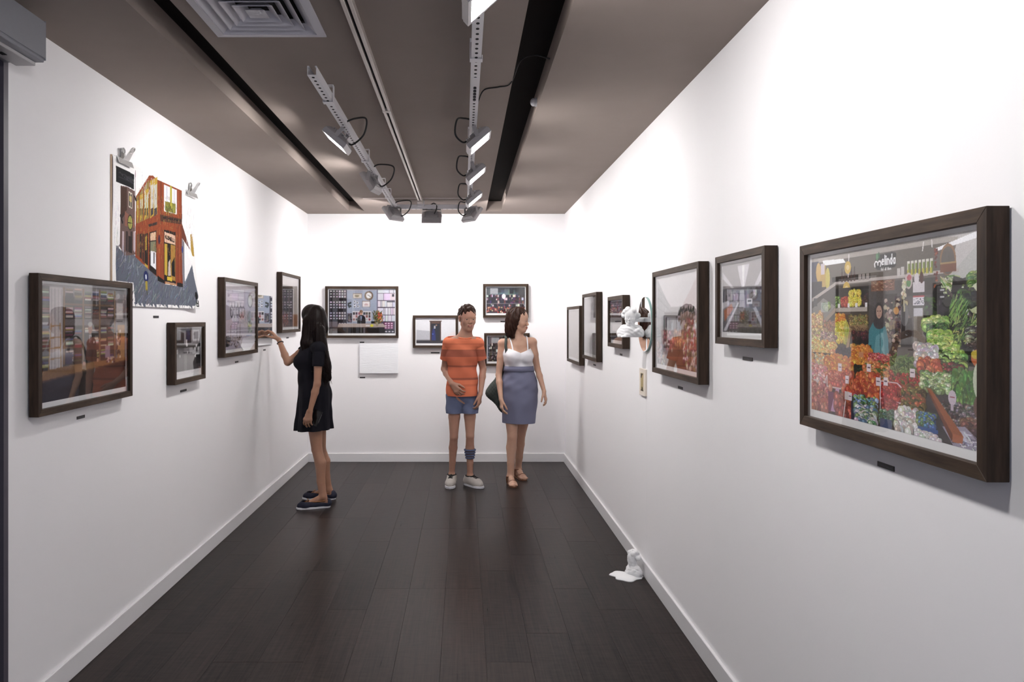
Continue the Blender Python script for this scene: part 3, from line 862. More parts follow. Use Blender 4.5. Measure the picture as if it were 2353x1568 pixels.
def art_shop():
    c = Canvas(200, 136, (150, 158, 176), 15)
    c.rect(0, 0, .27, 1, (44, 36, 46))
    for r in range(14):
        for k, (x, w) in enumerate(((.015, .038), (.066, .03), (.11, .03), (.152, .03), (.192, .03), (.230, .028))):
            y = .012 + r * .062
            if r % 4 == 3: continue
            big = k >= 3
            c.rect(x, y, x + w, y + .052, (66, 54, 66) if not big else (150, 140, 150))
            c.rect(x + .004, y + .012, x + w - .004, y + .038, c.jit((206, 200, 210), 14))
    for x in (.06, .105, .148): c.rect(x - .004, 0, x + .002, 1, (32, 26, 32))
    for y in (.19, .44, .69): c.rect(0, y, .27, y + .014, (36, 28, 36))
    c.rect(.27, 0, .735, 1, (158, 166, 184)); c.rect(.27, 0, .74, .02, (186, 184, 196)); c.rect(.725, 0, .74, 1, (120, 112, 134)); c.rect(.268, 0, .274, 1, (110, 104, 122))
    c.rect(.74, 0, 1, 1, (92, 80, 98))
    for r, (y0, y1) in enumerate(((.0, .08), (.09, .24), (.255, .40), (.42, .57), (.585, .72))):
        k = 0.742
        while k < .995:
            w = c.rnd(.02, .06) if r > 1 else c.rnd(.06, .10)
            c.rect(k, y0, min(k + w - .004, 1), y1, c.jit((208, 204, 214), 9)); k += w
        c.rect(.74, y1, 1, y1 + .012, (70, 56, 74))
    c.rect(.955, .1, .985, .16, (50, 42, 52)); c.rect(.88, .262, 1, .285, (60, 50, 62))
    c.rect(.83, .74, .97, .90, (120, 24, 86))
    for r in range(3):
        for k in range(3): c.rect(.845 + k * .045, .76 + r * .05, .875 + k * .045, .785 + r * .05, (220, 190, 210))
    c.rect(.83, .91, 1, 1, (40, 34, 42)); 
    for k in range(3): c.rect(.85 + k * .05, .94, .88 + k * .05, .97, (200, 196, 204))
    c.rect(.365, .09, .50, .20, (150, 132, 112)); c.rect(.372, .10, .493, .19, (204, 196, 188)); c.ell(.425, .145, .038, .022, (150, 140, 120))
    c.ell(.605, .14, .065, .105, (88, 72, 60)); c.ell(.605, .14, .062, .098, (138, 116, 96)); c.ell(.605, .135, .042, .066, (216, 214, 214))
    c.line((.605, .135), (.632, .165), .008, (40, 36, 40)); c.line((.605, .135), (.585, .12), .008, (40, 36, 40))
    c.rect(.505, .26, .625, .40, (130, 108, 96)); c.rect(.512, .27, .618, .39, (214, 208, 208)); c.ell(.565, .35, .03, .035, (190, 160, 160)); c.rect(.53, .36, .60, .39, (208, 200, 204))
    for x, y in ((.39, .27), (.43, .30), (.39, .34), (.39, .39), (.44, .38)): c.rect(x - .015, y - .02, x + .02, y + .025, (216, 216, 222)); c.ell(x, y, .01, .012, (60, 60, 70))
    c.blobs(.29, .29, .33, .42, 14, .012, .018, [(40, 50, 52), (60, 70, 66)], hl=False)
    c.rect(.36, .49, .64, .72, (214, 210, 212))
    for i in range(7):
        for j in range(3): c.rect(.365 + i * .039, .515 + j * .068, .397 + i * .039, .57 + j * .068, c.jit(c.pick([(40, 36, 42), (150, 90, 100), (90, 80, 92), (190, 186, 190)]), 10))
    c.rect(.28, .54, .35, .75, (96, 88, 98)); c.blobs(.285, .55, .345, .74, 16, .012, .016, [(60, 50, 56), (150, 130, 130)], hl=False)
    c.poly([(.43, .78), (.435, .63), (.46, .58), (.52, .58), (.55, .63), (.555, .78)], (34, 34, 44)); c.poly([(.475, .60), (.49, .74), (.505, .60)], (150, 160, 190))
    c.ell(.49, .535, .021, .045, (196, 152, 128)); c.ell(.49, .50, .027, .030, (140, 104, 70)); c.ell(.49, .475, .01, .015, (140, 104, 70))
    c.rect(.64, .72, .78, .80, (36, 30, 34))
    c.poly([(.16, .775), (.82, .775), (.87, .85), (.09, .855)], (178, 164, 158)); c.poly([(.09, .855), (.87, .85), (.87, .862), (.09, .868)], (110, 92, 84))
    c.rect(.14, .865, .84, 1, (46, 36, 36)); c.rect(.52, .865, .55, 1, (110, 104, 112)); c.rect(.27, .87, .29, 1, (92, 70, 56))
    c.rect(.0, .73, .14, .86, (110, 96, 100)); c.rect(.02, .88, .13, 1, (120, 112, 112))
    c.strokes(.68, .55, .78, .78, 70, .12, .012, [(70, 80, 40), (110, 96, 40), (60, 66, 44), (150, 120, 50)], -1.3, .8)
    c.blobs(.74, .52, .80, .68, 26, .012, .018, [(190, 100, 50), (170, 60, 50), (206, 140, 60)], hl=False); c.rect(.71, .74, .745, .83, (160, 150, 130)); c.ell(.65, .82, .025, .03, (216, 206, 60)); c.rect(.56, .80, .62, .84, (206, 196, 200))
    c.grain(4); c.soften(); return c

def art_wardrobe():
    c = Canvas(120, 84, (226, 226, 230), 16)
    c.poly([(0, .45), (.38, .5), (.38, .9), (0, .88)], (196, 196, 202)); c.rect(0, .87, 1, 1, (56, 42, 36)); c.rect(0, .84, .36, .88, (150, 146, 148)); c.rect(0.62, .84, 1, .88, (190, 188, 192))
    c.rect(.345, .08, .655, .12, (110, 76, 46)); c.rect(.36, .12, .64, .92, (92, 60, 36)); c.rect(.39, .2, .61, .9, (28, 20, 20)); c.rect(.40, .14, .60, .19, (124, 86, 52))
    c.poly([(.40, .88), (.41, .5), (.45, .35), (.49, .5), (.51, .88)], (28, 44, 130)); c.rect(.46, .28, .5, .4, (196, 196, 206)); c.poly([(.51, .85), (.50, .35), (.56, .3), (.59, .85)], (24, 24, 40)); c.ell(.52, .27, .02, .03, (180, 140, 110))
    c.ell(.43, .62, .02, .03, (70, 110, 200)); c.grain(3); c.soften(); return c

def art_stall(seed, dark):
    c = Canvas(120, 84, (60, 52, 56), seed)
    c.rect(0, 0, 1, .28, (70, 72, 76)); 
    for i in range(9): c.rect(c.rnd(0, .9), c.rnd(0, .2), c.rnd(0, .9) + .08, .3, c.jit((130, 130, 136), 40), .5)
    c.rect(.1, .03, .3, .26, (170, 172, 176)); c.rect(.6, .05, .7, .25, (40, 38, 40))
    W = [(220, 214, 216), (60, 46, 66), (120, 60, 90), (90, 70, 120), (30, 26, 30), (200, 180, 190), (150, 90, 70)]
    if dark: W = [(226, 224, 226), (40, 36, 38), (120, 114, 116), (80, 70, 66), (20, 18, 20)]
    for r in range(4):
        y = .27 + r * .12
        for i in range(26): x = c.rnd(0, .96); c.rect(x, y + c.rnd(0, .05), x + c.rnd(.02, .05), y + .11, c.jit(c.pick(W), 18))
        c.rect(0, y + .11, 1, y + .125, (190, 186, 190) if r == 2 else (44, 36, 38))
    if dark: c.blobs(0, .72, 1, 1, 60, .03, .05, [(40, 30, 28), (70, 56, 50), (150, 140, 140)], hl=False)
    else: c.blobs(0, .76, 1, .98, 90, .025, .04, [(170, 60, 50), (120, 40, 40), (196, 110, 70), (90, 50, 50), (206, 170, 150)])
    c.ell(.45, .35, .05, .1, (230, 228, 230)); c.grain(6); c.soften(); return c

def art_pale(seed, tone):
    c = Canvas(120, 90, tone, seed)
    for i in range(60): x, y = c.rnd(0, 1), c.rnd(0, 1); c.rect(x, y, x + c.rnd(.01, .06), y + c.rnd(.02, .10), [v * c.rnd(.82, 1.05) for v in tone], .5)
    for y in (.12, .3, .72): c.rect(0, y, 1, y + .012, [v * .8 for v in tone])
    c.blobs(.3, .55, .8, .9, 60, .025, .03, [[v * .8 for v in tone], [v * .95 for v in tone]], False, hl=False)
    c.grain(5); c.soften(2); return c

def art_counter():
    c = Canvas(110, 84, (62, 48, 52), 19)
    c.rect(0, 0, 1, .42, (58, 44, 56)); c.rect(0, .09, 1, .12, (200, 196, 204)); c.rect(0, .40, 1, .44, (150, 140, 148)); c.rect(0, .25, 1, .26, (110, 96, 104))
    for r in (.03, .15, .28):
        for i in range(28): x = c.rnd(0, .97); c.rect(x, r, x + c.rnd(.015, .035), r + .10, c.jit(c.pick([(120, 40, 80), (150, 130, 160), (60, 40, 70), (190, 180, 190), (90, 50, 60)]), 15))
    c.blobs(0, .45, 1, .62, 60, .03, .03, [(60, 54, 58), (150, 146, 148), (100, 92, 96)], hl=False)
    c.rect(.1, .58, .95, .76, (170, 162, 160)); c.rect(0, .76, 1, 1, (52, 40, 36)); c.grain(6); c.soften(); return c

def art_flowers():
    c = Canvas(150, 110, (150, 146, 152), 20)
    c.poly([(0, 0), (1, 0), (.62, .35), (.35, .35)], (206, 202, 206)); c.poly([(0, 0), (.35, .35), (.35, .6), (0, .8)], (156, 160, 168)); c.poly([(1, 0), (.62, .35), (.62, .6), (1, .8)], (196, 176, 180))
    for i in range(12): t = i / 12; c.line((t * .35, t * .3 + .1), (t * .35, .7 - t * .1), .008, (120, 124, 132))
    for i in range(5): c.line((0, .1 + i * .12), (.36, .34 + i * .05), .008, (110, 112, 120))
    c.rect(.2, .40, .6, .44, (60, 54, 50)); 
    for i in range(20): x = c.rnd(.18, .62); c.rect(x, .44 + c.rnd(0, .08), x + .03, .56 + c.rnd(0, .06), c.jit(c.pick([(70, 70, 76), (190, 190, 196), (120, 120, 128)]), 14))
    c.blobs(.55, .36, .9, .5, 60, .015, .03, [(50, 56, 50), (80, 84, 76), (100, 90, 84)], False, hl=False)
    c.rect(.72, .46, .8, .62, (150, 40, 40)); c.rect(.74, .58, .9, .64, (96, 90, 150))
    c.poly([(.1, .6), (.7, .6), (.75, 1), (.2, 1)], (124, 66, 48)); c.poly([(.3, .78), (.66, .78), (.72, 1), (.26, 1)], (150, 88, 44))
    c.blobs(.15, .62, .42, .82, 60, .02, .03, [(190, 90, 96), (150, 50, 60), (214, 170, 170), (110, 50, 50)])
    c.blobs(.45, .6, .66, .76, 50, .02, .03, [(190, 120, 60), (160, 90, 60), (206, 150, 90)])
    c.blobs(.66, .5, 1, .98, 150, .025, .035, [(190, 40, 50), (220, 180, 180), (150, 40, 60), (120, 90, 60), (206, 200, 190), (160, 140, 60)])
    c.blobs(0, .75, .22, 1, 70, .025, .03, [(150, 150, 170), (200, 196, 206), (110, 100, 110), (190, 160, 150)])
    c.grain(4); c.soften(); c.sat = .68; return c

def art_kitchen():
    c = Canvas(130, 95, (120, 120, 128), 21)
    c.rect(0, 0, 1, .36, (170, 166, 170)); c.poly([(.38, .05), (.48, .36), (.55, .36), (.66, .05)], (222, 220, 226)); c.poly([(.49, .05), (.51, .36), (.53, .36), (.55, .05)], (250, 250, 252))
    c.poly([(0, .1), (.3, .36), (.24, .36), (0, .2)], (216, 214, 220)); c.poly([(1, .05), (.76, .36), (.84, .36), (1, .2)], (216, 214, 220))
    for i in range(50): x = c.rnd(0, .95); c.rect(x, .38 + c.rnd(0, .1), x + c.rnd(.015, .05), .5 + c.rnd(0, .15), c.jit(c.pick([(206, 204, 212), (50, 48, 56), (120, 120, 132), (150, 150, 162), (70, 76, 100)]), 12))
    c.poly([(.62, .55), (1, .42), (1, .95), (.7, .7)], (70, 74, 92)); c.poly([(.0, .6), (.38, .52), (.38, .62), (0, .85)], (150, 150, 160))
    c.poly([(.44, .40), (.54, .40), (.58, .72), (.42, .72)], (178, 178, 190)); c.rect(.6, .53, .72, .60, (226, 226, 232)); c.rect(.62, .55, .70, .565, (50, 48, 54))
    c.poly([(.04, .68), (.24, .58), (.28, .66), (.06, .84)], (190, 120, 84)); c.poly([(.0, .56), (.18, .53), (.18, .60), (0, .66)], (210, 208, 216))
    c.poly([(.02, .98), (.10, .98), (.42, .58), (.40, .56)], (206, 204, 212)); c.poly([(.72, .66), (.80, .64), (1, .92), (1, 1)], (180, 180, 190))
    c.poly([(.10, 1), (.38, .64), (.74, .66), (.96, 1)], (96, 92, 84))
    for i in range(9): c.line((.42 + i * .03, .66), (.1 + i * .1, 1), .006, (60, 58, 56))
    c.poly([(.66, .72), (.78, .70), (.8, .9), (.64, .9)], (80, 50, 50)); c.rect(.0, .86, 1, .868, (150, 150, 140)); c.grain(5); c.soften(); return c

def art_market():
    """Greengrocer's shop; positions are measured on the print itself."""
    c = Canvas(560, 361, (124, 116, 108), 31)
    def q(px, py):
        k = px - 1066.0
        Y = FPX * 1.06 / k
        return ((2.302 - Y) / 0.752, (0.188 - (734 - py) / k * 1.06) / 0.484)
    def P(pts, col, al=1.0): c.poly([q(*p) for p in pts], col, al)
    def B(x0, y0, x1, y1, n, rx, ry, cols, **k):
        (a, b), (d, e) = q(x0, y0), q(x1, y1)
        c.blobs(a, b, d, e, n, rx, ry, cols, **k)
    ORG = [(222, 140, 40), (230, 160, 60), (214, 120, 40)]
    YEL = [(222, 200, 60), (230, 214, 90), (206, 190, 50)]
    GRN = [(110, 150, 60), (70, 120, 50), (150, 180, 90), (60, 96, 44)]
    DGR = [(30, 50, 26), (50, 84, 36), (20, 30, 20), (80, 120, 50)]
    RED = [(196, 60, 40), (180, 44, 36), (206, 84, 60)]
    TOM = [(206, 90, 44), (190, 70, 40), (216, 120, 60)]
    # back wall and ceiling
    c.rect(0, 0, 1, .06, (186, 178, 172)); c.rect(.0, .04, 1, .2, (128, 120, 112))
    c.poly([(.78, 0), (1, 0), (1, .3), (.86, .2), (.9, .02)], (206, 202, 202)); c.poly([(.86, .2), (1, .05), (1, .42), (.80, .4)], (196, 196, 194))
    c.rect(0, .2, .45, 1, (86, 76, 66)); c.rect(.43, .2, .80, .62, (104, 98, 96)); c.rect(.74, .2, .80, .5, (92, 86, 82))
    P([(1883, 600), (1930, 596), (1935, 605), (1886, 612)], (246, 248, 250)); P([(2138, 573), (2240, 528), (2240, 545), (2142, 579)], (246, 246, 250))
    # left posters and upper shelf
    c.rect(0, .03, .06, .22, (90, 96, 120)); c.rect(.05, .06, .12, .2, (214, 180, 90)); c.rect(.0, .16, .09, .27, (54, 54, 60)); c.ell(.06, .10, .02, .06, (226, 190, 110)); c.ell(.135, .15, .018, .07, (220, 206, 90)); c.rect(.08, .05, .11, .12, (216, 206, 214))
    P([(1912, 650), (2190, 622), (2190, 630), (1912, 658)], (196, 186, 182)); P([(1860, 690), (1912, 652), (1912, 660), (1860, 698)], (196, 186, 180))
    c.rect(.17, .145, .44, .175, (60, 52, 48))
    for i in range(5): c.rect(.24 + i * .022, .12, .252 + i * .022, .18, (96, 60, 52)); c.rect(.243 + i * .022, .095, .249 + i * .022, .12, (70, 50, 50))
    for i in range(3): c.rect(.36 + i * .026, .145, .38 + i * .026, .18, (170, 160, 156))
    c.rect(.60, .135, .617, .18, (206, 200, 198)); c.rect(.622, .13, .64, .18, (206, 200, 198))
    for i in range(7):
        x = .655 + i * .0195; c.rect(x, .105, x + .014, .18, (214, 212, 196)); c.rect(x + .005, .12, x + .014, .178, (150, 170, 70)); c.rect(x, .15, x + .008, .178, (216, 204, 70)); c.rect(x, .105, x + .014, .115, (226, 224, 216))
    c.ell(.855, .12, .036, .075, (170, 130, 90)); c.ell(.855, .125, .030, .066, (120, 112, 106)); c.rect(.82, .135, .892, .18, (150, 96, 66)); c.rect(.82, .132, .892, .142, (190, 160, 110))
    for i in range(40): y = c.rnd(.06, .36); c.ell(.80 + c.rnd(-.006, .006), y, .005, .006, c.pick([(160, 70, 50), (190, 110, 70), (130, 50, 40)]))
    c.line((.295, .02), (.29, .15), .010, (226, 222, 222)); c.line((.74, .02), (.735, .06), .008, (226, 222, 222)); c.line((.78, .015), (.782, .05), .008, (226, 222, 222))
    # the hanging sign
    P([(2003, 590), (2008, 588), (2040, 580), (2049, 583), (2049, 612), (2045, 617), (2008, 624), (2003, 620)], (58, 56, 60))
    a = q(2001, 594); b = q(2049, 613)
    c.text('elinda', .508, .056, .592, .107, .0080, (240, 240, 242), 0.0)
    c.path([(.469, .112), (.466, .098), (.472, .085), (.480, .084), (.486, .094), (.487, .104), (.487, .094), (.494, .083), (.502, .085), (.506, .098), (.502, .112)], .0085, (240, 240, 242))
    c.ell(.482, .058, .007, .02, (110, 170, 120)); c.ell(.493, .052, .005, .018, (70, 130, 90))
    c.text('Val di Non', .505, .123, .566, .138, .0035, (214, 214, 214), 0.0)
    # discs
    for px, py, rx, ry in ((1940, 617, .023, .038), (1937, 668, .026, .042)): u, v = q(px, py); c.ell(u, v, rx, ry, (226, 190, 70)); c.ell(u, v, rx * .5, ry * .4, (236, 214, 150))
    u, v = q(2077, 650); c.ell(u, v, .020, .042, (206, 190, 190)); c.ell(u, v + .012, .012, .02, (120, 170, 110)); c.ell(u + .003, v - .016, .012, .015, (206, 110, 120))
    c.rect(.445, .19, .585, .25, (150, 104, 78)); c.strokes(.45, .195, .575, .245, 60, .02, .004, [(190, 150, 120), (110, 74, 56)], .1)
    # shelf of apples
    c.rect(.19, .215, .43, .33, (40, 34, 32)); c.rect(.2, .335, .42, .36, (190, 180, 172)); c.rect(.19, .36, .43, .41, (96, 84, 72))
    c.blobs(.20, .27, .235, .325, 26, .010, .013, GRN); c.blobs(.24, .275, .29, .325, 34, .010, .013, RED); c.blobs(.295, .235, .355, .325, 60, .010, .013, YEL); c.blobs(.362, .24, .378, .325, 18, .008, .012, YEL); c.blobs(.39, .26, .42, .325, 20, .008, .011, [(70, 40, 44), (90, 50, 50)])
    for x in (.215, .285, .34, .405): c.rect(x, .31, x + .015, .335, (226, 222, 226))
    # left side crates stepping down
    P([(1860, 715), (1885, 690), (1912, 710), (1860, 780)], (150, 146, 140)); P([(1860, 772), (1912, 712), (1914, 720), (1860, 786)], (170, 150, 130)); c.rect(.02, .27, .05, .32, (96, 96, 96))
    c.blobs(.0, .36, .09, .46, 40, .016, .02, [(206, 160, 100), (216, 180, 130)]); c.blobs(.1, .30, .15, .34, 8, .02, .02, GRN); c.rect(.08, .3, .14, .36, (196, 200, 206), .7)
    c.rect(.12, .42, .3, .55, (110, 90, 60)); c.blobs(.11, .42, .2, .5, 60, .012, .014, [(150, 110, 70), (170, 120, 90)]); c.blobs(.2, .38, .265, .44, 40, .014, .018, ORG); c.blobs(.2, .43, .285, .54, 90, .014, .022, YEL)
    c.strokes(.26, .41, .3, .52, 30, .06, .010, [(206, 200, 90), (180, 180, 70)], 1.4, .3); c.blobs(.3, .385, .42, .45, 90, .010, .014, [(150, 140, 80), (120, 110, 60), (170, 150, 90)]); c.rect(.3, .44, .42, .475, (170, 140, 100)); c.strokes(.3, .445, .42, .47, 60, .02, .004, [(120, 90, 60)], .8)
    c.rect(.3, .48, .44, .6, (36, 28, 26)); c.blobs(.31, .48, .42, .52, 30, .012, .014, [(70, 30, 40), (110, 40, 50)]); c.rect(.3, .55, .43, .56, (120, 96, 60)); c.blobs(.31, .56, .34, .60, 8, .014, .016, YEL)
    c.poly([(.27, .6), (.30, .46), (.315, .46), (.29, .6)], (180, 150, 110))
    c.blobs(.0, .47, .12, .58, 90, .016, .018, [(196, 176, 110), (214, 200, 130), (180, 150, 130)]); c.blobs(.08, .49, .2, .56, 60, .013, .016, [(176, 150, 140), (196, 170, 150), (150, 120, 110)])
    c.blobs(.0, .55, .2, .66, 120, .017, .020, [(224, 190, 110), (230, 170, 90), (214, 200, 130)]); c.blobs(.13, .6, .22, .68, 40, .016, .022, [(220, 160, 100), (226, 180, 130)])
    # doorway behind the counter
    c.rect(.53, .27, .60, .60, (70, 58, 54)); c.blobs(.53, .30, .66, .60, 120, .012, .016, [(60, 44, 42), (110, 90, 76), (150, 130, 110), (90, 50, 46), (190, 170, 150)], hl=False); c.ell(.595, .36, .014, .02, (220, 160, 60)); c.rect(.62, .40, .68, .56, (64, 56, 56)); c.rect(.6, .55, .72, .62, (110, 100, 92))
    c.rect(.69, .36, .75, .62, (150, 140, 128)); c.ell(.64, .38, .022, .06, (120, 118, 120)); c.line((.635, .2), (.64, .36), .014, (206, 200, 176)); c.blobs(.628, .2, .645, .30, 14, .008, .012, [(220, 214, 190), (196, 190, 150)], hl=False)
    c.rect(.685, .215, .745, .27, (214, 208, 214)); c.rect(.685, .285, .745, .335, (220, 216, 224)); c.rect(.685, .285, .745, .295, (200, 80, 90)); c.rect(.69, .35, .735, .39, (206, 204, 212)); c.strokes(.69, .3, .74, .33, 40, .008, .003, [(90, 90, 110)], 0, .1); c.ell(.705, .20, .012, .03, (220, 214, 220)); c.ell(.73, .195, .01, .03, (110, 60, 50))
    # shopkeeper: dark scarf, teal jacket
    c.poly([(.425, .62), (.43, .47), (.455, .425), (.50, .42), (.535, .45), (.55, .52), (.552, .62)], (76, 150, 160))
    c.poly([(.46, .62), (.475, .5), (.52, .47), (.53, .62)], (112, 170, 178)); c.rect(.425, .55, .447, .61, (30, 82, 92)); c.line((.50, .43), (.503, .6), .004, (30, 80, 92))
    c.ell(.492, .37, .027, .058, (82, 74, 78)); c.ell(.495, .425, .036, .035, (86, 80, 84)); c.ell(.494, .365, .018, .036, (196, 160, 144)); c.rect(.483, .358, .489, .364, (96, 70, 66)); c.rect(.499, .358, .505, .364, (96, 70, 66)); c.rect(.489, .384, .50, .388, (160, 100, 96))
    c.ell(.434, .63, .010, .03, (190, 140, 116)); c.ell(.545, .62, .010, .03, (190, 140, 116))
    # right side greens in black crates
    c.poly([(.80, .24), (1, .2), (1, .62), (.86, .62), (.74, .48), (.74, .36)], (34, 36, 34))
    c.strokes(.82, .20, .90, .27, 90, .05, .006, [(190, 206, 150), (150, 180, 90), (120, 160, 70), (220, 226, 200)], .6, .6); c.poly([(.88, .2), (.93, .22), (.90, .30), (.86, .34)], (24, 24, 26)); c.blobs(.95, .2, 1, .3, 30, .018, .02, GRN)
    c.ell(.985, .30, .035, .06, (216, 220, 190)); c.ell(.975, .34, .03, .04, (196, 206, 160)); c.blobs(.9, .27, .97, .34, 50, .014, .018, DGR); c.poly([(.845, .27), (.855, .26), (1, .44), (1, .46)], (110, 100, 92))
    for i in range(5): c.rect(.80 + i * .013, .33 - i * .016, .809 + i * .013, .355 - i * .016, (90, 90, 92))
    c.rect(.925, .36, .945, .385, (226, 226, 230)); c.rect(.97, .39, .99, .41, (226, 226, 230)); c.rect(.815, .255, .845, .275, (40, 40, 44)); c.rect(.815, .29, .845, .31, (40, 40, 44)); c.rect(.82, .26, .84, .268, (190, 190, 196)); c.rect(.82, .295, .84, .303, (190, 190, 196))
    c.strokes(.86, .34, .92, .44, 110, .08, .006, [(110, 150, 70), (150, 190, 100), (70, 110, 50)], -1.0, .3); c.blobs(.75, .30, .80, .38, 70, .012, .015, DGR, hl=False); c.blobs(.74, .40, .85, .45, 40, .020, .022, [(170, 196, 110), (196, 214, 140), (140, 176, 80)])
    c.blobs(.76, .43, .85, .50, 140, .010, .012, [(60, 110, 44), (90, 140, 60), (40, 80, 34)]); c.blobs(.77, .47, .90, .58, 130, .020, .022, [(190, 214, 110), (160, 196, 80), (214, 226, 150), (130, 170, 60)])
    c.strokes(.88, .42, .98, .52, 120, .05, .007, [(110, 150, 60), (60, 90, 40), (40, 60, 30), (170, 190, 110)], -.8, .8); c.poly([(.93, .46), (1, .42), (1, .56), (.94, .54)], (206, 198, 196)); c.blobs(.94, .44, 1, .54, 26, .018, .012, [(60, 50, 44), (150, 150, 120), (90, 84, 70)])
    c.blobs(.80, .56, .93, .66, 90, .018, .020, [(140, 170, 90), (170, 200, 110), (90, 120, 60), (60, 70, 44)]); c.ell(.985, .58, .03, .04, (220, 120, 60)); c.ell(.975, .565, .02, .02, (220, 200, 70))
    # counter of fruit
    c.rect(0, .62, .75, 1, (70, 52, 44))
    c.blobs(.2, .58, .32, .66, 110, .012, .014, [(44, 34, 56), (70, 50, 70), (34, 26, 44)]); c.blobs(.32, .565, .44, .68, 60, .020, .024, ORG); c.rect(.365, .595, .395, .625, (214, 150, 110))
    c.blobs(.0, .64, .16, .76, 70, .020, .026, [(222, 170, 110), (226, 150, 80), (196, 180, 150)]); c.blobs(.12, .64, .36, .78, 130, .022, .030, ORG + [(226, 150, 70)]); c.blobs(.34, .68, .42, .76, 50, .016, .020, DGR, hl=False)
    c.blobs(.43, .60, .56, .65, 70, .012, .013, [(200, 90, 90), (214, 120, 110), (180, 60, 60)]); c.blobs(.40, .65, .56, .76, 110, .017, .022, [(214, 140, 80), (206, 110, 60), (220, 160, 90), (110, 120, 60)])
    c.strokes(.56, .60, .71, .70, 260, .05, .007, [(110, 140, 70), (80, 110, 50), (150, 170, 100)], .5, 1.2); c.blobs(.56, .69, .73, .80, 140, .014, .017, RED + [(110, 130, 60), (150, 40, 36)])
    c.blobs(.70, .54, .80, .64, 50, .020, .025, [(206, 196, 200), (186, 176, 180)], False); c.blobs(.72, .61, .82, .67, 16, .022, .026, [(206, 110, 60), (216, 130, 80), (190, 90, 60)]); c.blobs(.84, .62, .92, .68, 50, .013, .014, [(150, 50, 50), (96, 40, 44), (90, 110, 60)])
    c.rect(.74, .68, 1, 1, (92, 84, 86)); c.blobs(.73, .67, .88, .76, 110, .016, .017, [(170, 190, 130), (140, 170, 100), (200, 210, 170), (110, 140, 80)]); c.blobs(.88, .66, .93, .8, 50, .012, .05, [(90, 140, 60), (110, 160, 80), (70, 110, 50)]); c.blobs(.93, .68, .97, .82, 40, .011, .06, [(80, 130, 60), (100, 150, 70)]); c.ell(.985, .68, .022, .08, (206, 214, 190))
    c.blobs(.0, .71, .14, .80, 46, .020, .026, [(214, 150, 140), (206, 130, 120), (220, 170, 160)]); c.rect(.0, .80, .12, .815, (216, 200, 206)); c.blobs(.12, .74, .25, .82, 40, .019, .026, [(200, 100, 80), (190, 84, 60), (214, 130, 110)]); c.path([(.0, .74), (.0, .8), (.11, .81), (.13, .76), (.13, .83), (.24, .83), (.25, .76)], .010, (216, 206, 206))
    c.blobs(.25, .73, .50, .86, 80, .021, .036, TOM); c.blobs(.0, .83, .16, .98, 60, .022, .040, [(196, 120, 100), (206, 140, 120), (180, 90, 80)]); c.rect(.14, .86, .22, .98, (140, 50, 110)); c.poly([(.16, .98), (.20, .83), (.225, .83), (.21, .98)], (206, 160, 200))
    c.blobs(.2, .88, .32, 1.0, 26, .026, .040, [(176, 84, 60), (190, 104, 76), (160, 70, 54)]); c.rect(.265, .84, .30, .89, (216, 206, 206)); c.path([(.27, .9), (.255, 1)], .012, (216, 206, 206))
    c.rect(.31, .86, .47, 1, (52, 56, 86)); c.blobs(.33, .85, .48, .93, 60, .014, .016, [(90, 130, 180), (140, 170, 90), (150, 180, 210), (70, 100, 60)]); c.blobs(.34, .91, .48, 1.0, 60, .022, .024, [(196, 190, 184), (214, 210, 206), (120, 150, 110), (90, 120, 160)])
    c.blobs(.51, .76, .62, .84, 46, .019, .022, RED); c.path([(.505, .75), (.5, .84), (.63, .85), (.63, .77), (.6, .745), (.505, .745)], .008, (220, 200, 206)); c.blobs(.51, .85, .62, .92, 40, .018, .022, [(190, 90, 80), (206, 110, 100), (170, 70, 64)])
    c.blobs(.63, .76, .74, .90, 90, .018, .022, [(150, 130, 60), (120, 110, 50), (190, 100, 60), (96, 80, 44)]); c.poly([(.59, .92), (.61, .85), (.65, .92)], (40, 100, 70)); c.line((.502, .72), (.502, 1), .006, (226, 222, 226))
    c.blobs(.50, .90, .58, .98, 40, .016, .018, [(110, 140, 110), (90, 120, 90), (150, 170, 150)]); c.blobs(.59, .88, .71, 1.0, 46, .020, .034, [(226, 222, 218), (206, 200, 198), (190, 180, 176)]); c.rect(.5, .95, .57, 1, (96, 110, 150))
    c.rect(.71, .87, .80, .99, (70, 96, 150)); c.blobs(.71, .875, .80, .94, 60, .013, .015, [(150, 170, 130), (110, 140, 90), (90, 130, 190)]); c.rect(.71, .945, .81, .965, (70, 110, 180)); c.blobs(.70, .97, .82, 1, 20, .018, .014, [(216, 210, 206)])
    for px, py in ((1922, 855), (1987, 857), (2085, 870), (1938, 885), (2025, 890), (1945, 925), (2008, 890)): u, v = q(px, py); c.rect(u - .012, v - .022, u + .014, v + .024, (226, 214, 222)); c.rect(u - .008, v - .004, u + .01, v + .002, (120, 90, 110))
    c.blobs(.83, .80, 1, .90, 150, .012, .012, [(110, 100, 104), (80, 70, 74), (150, 140, 144), (60, 50, 54)]); c.blobs(.92, .86, 1, .92, 30, .02, .02, [(150, 110, 90), (120, 84, 70)]); u, v = q(2175, 930); c.ell(u, v, .018, .035, (216, 200, 214)); c.rect(u - .01, v - .006, u + .01, v, (190, 90, 110)); c.rect(u - .008, v + .03, u + .006, v + .06, (206, 190, 206))
    c.ell(.985, .80, .02, .05, (130, 90, 76)); c.poly([(.83, .92), (.93, .90), (1, .96), (1, 1), (.88, 1)], (176, 168, 190)); c.poly([(.86, .93), (.93, .92), (.97, .98), (.90, .98)], (206, 200, 216)); c.strokes(.86, .92, 1, 1, 30, .05, .005, [(230, 228, 238), (130, 120, 150)], .3, .6)
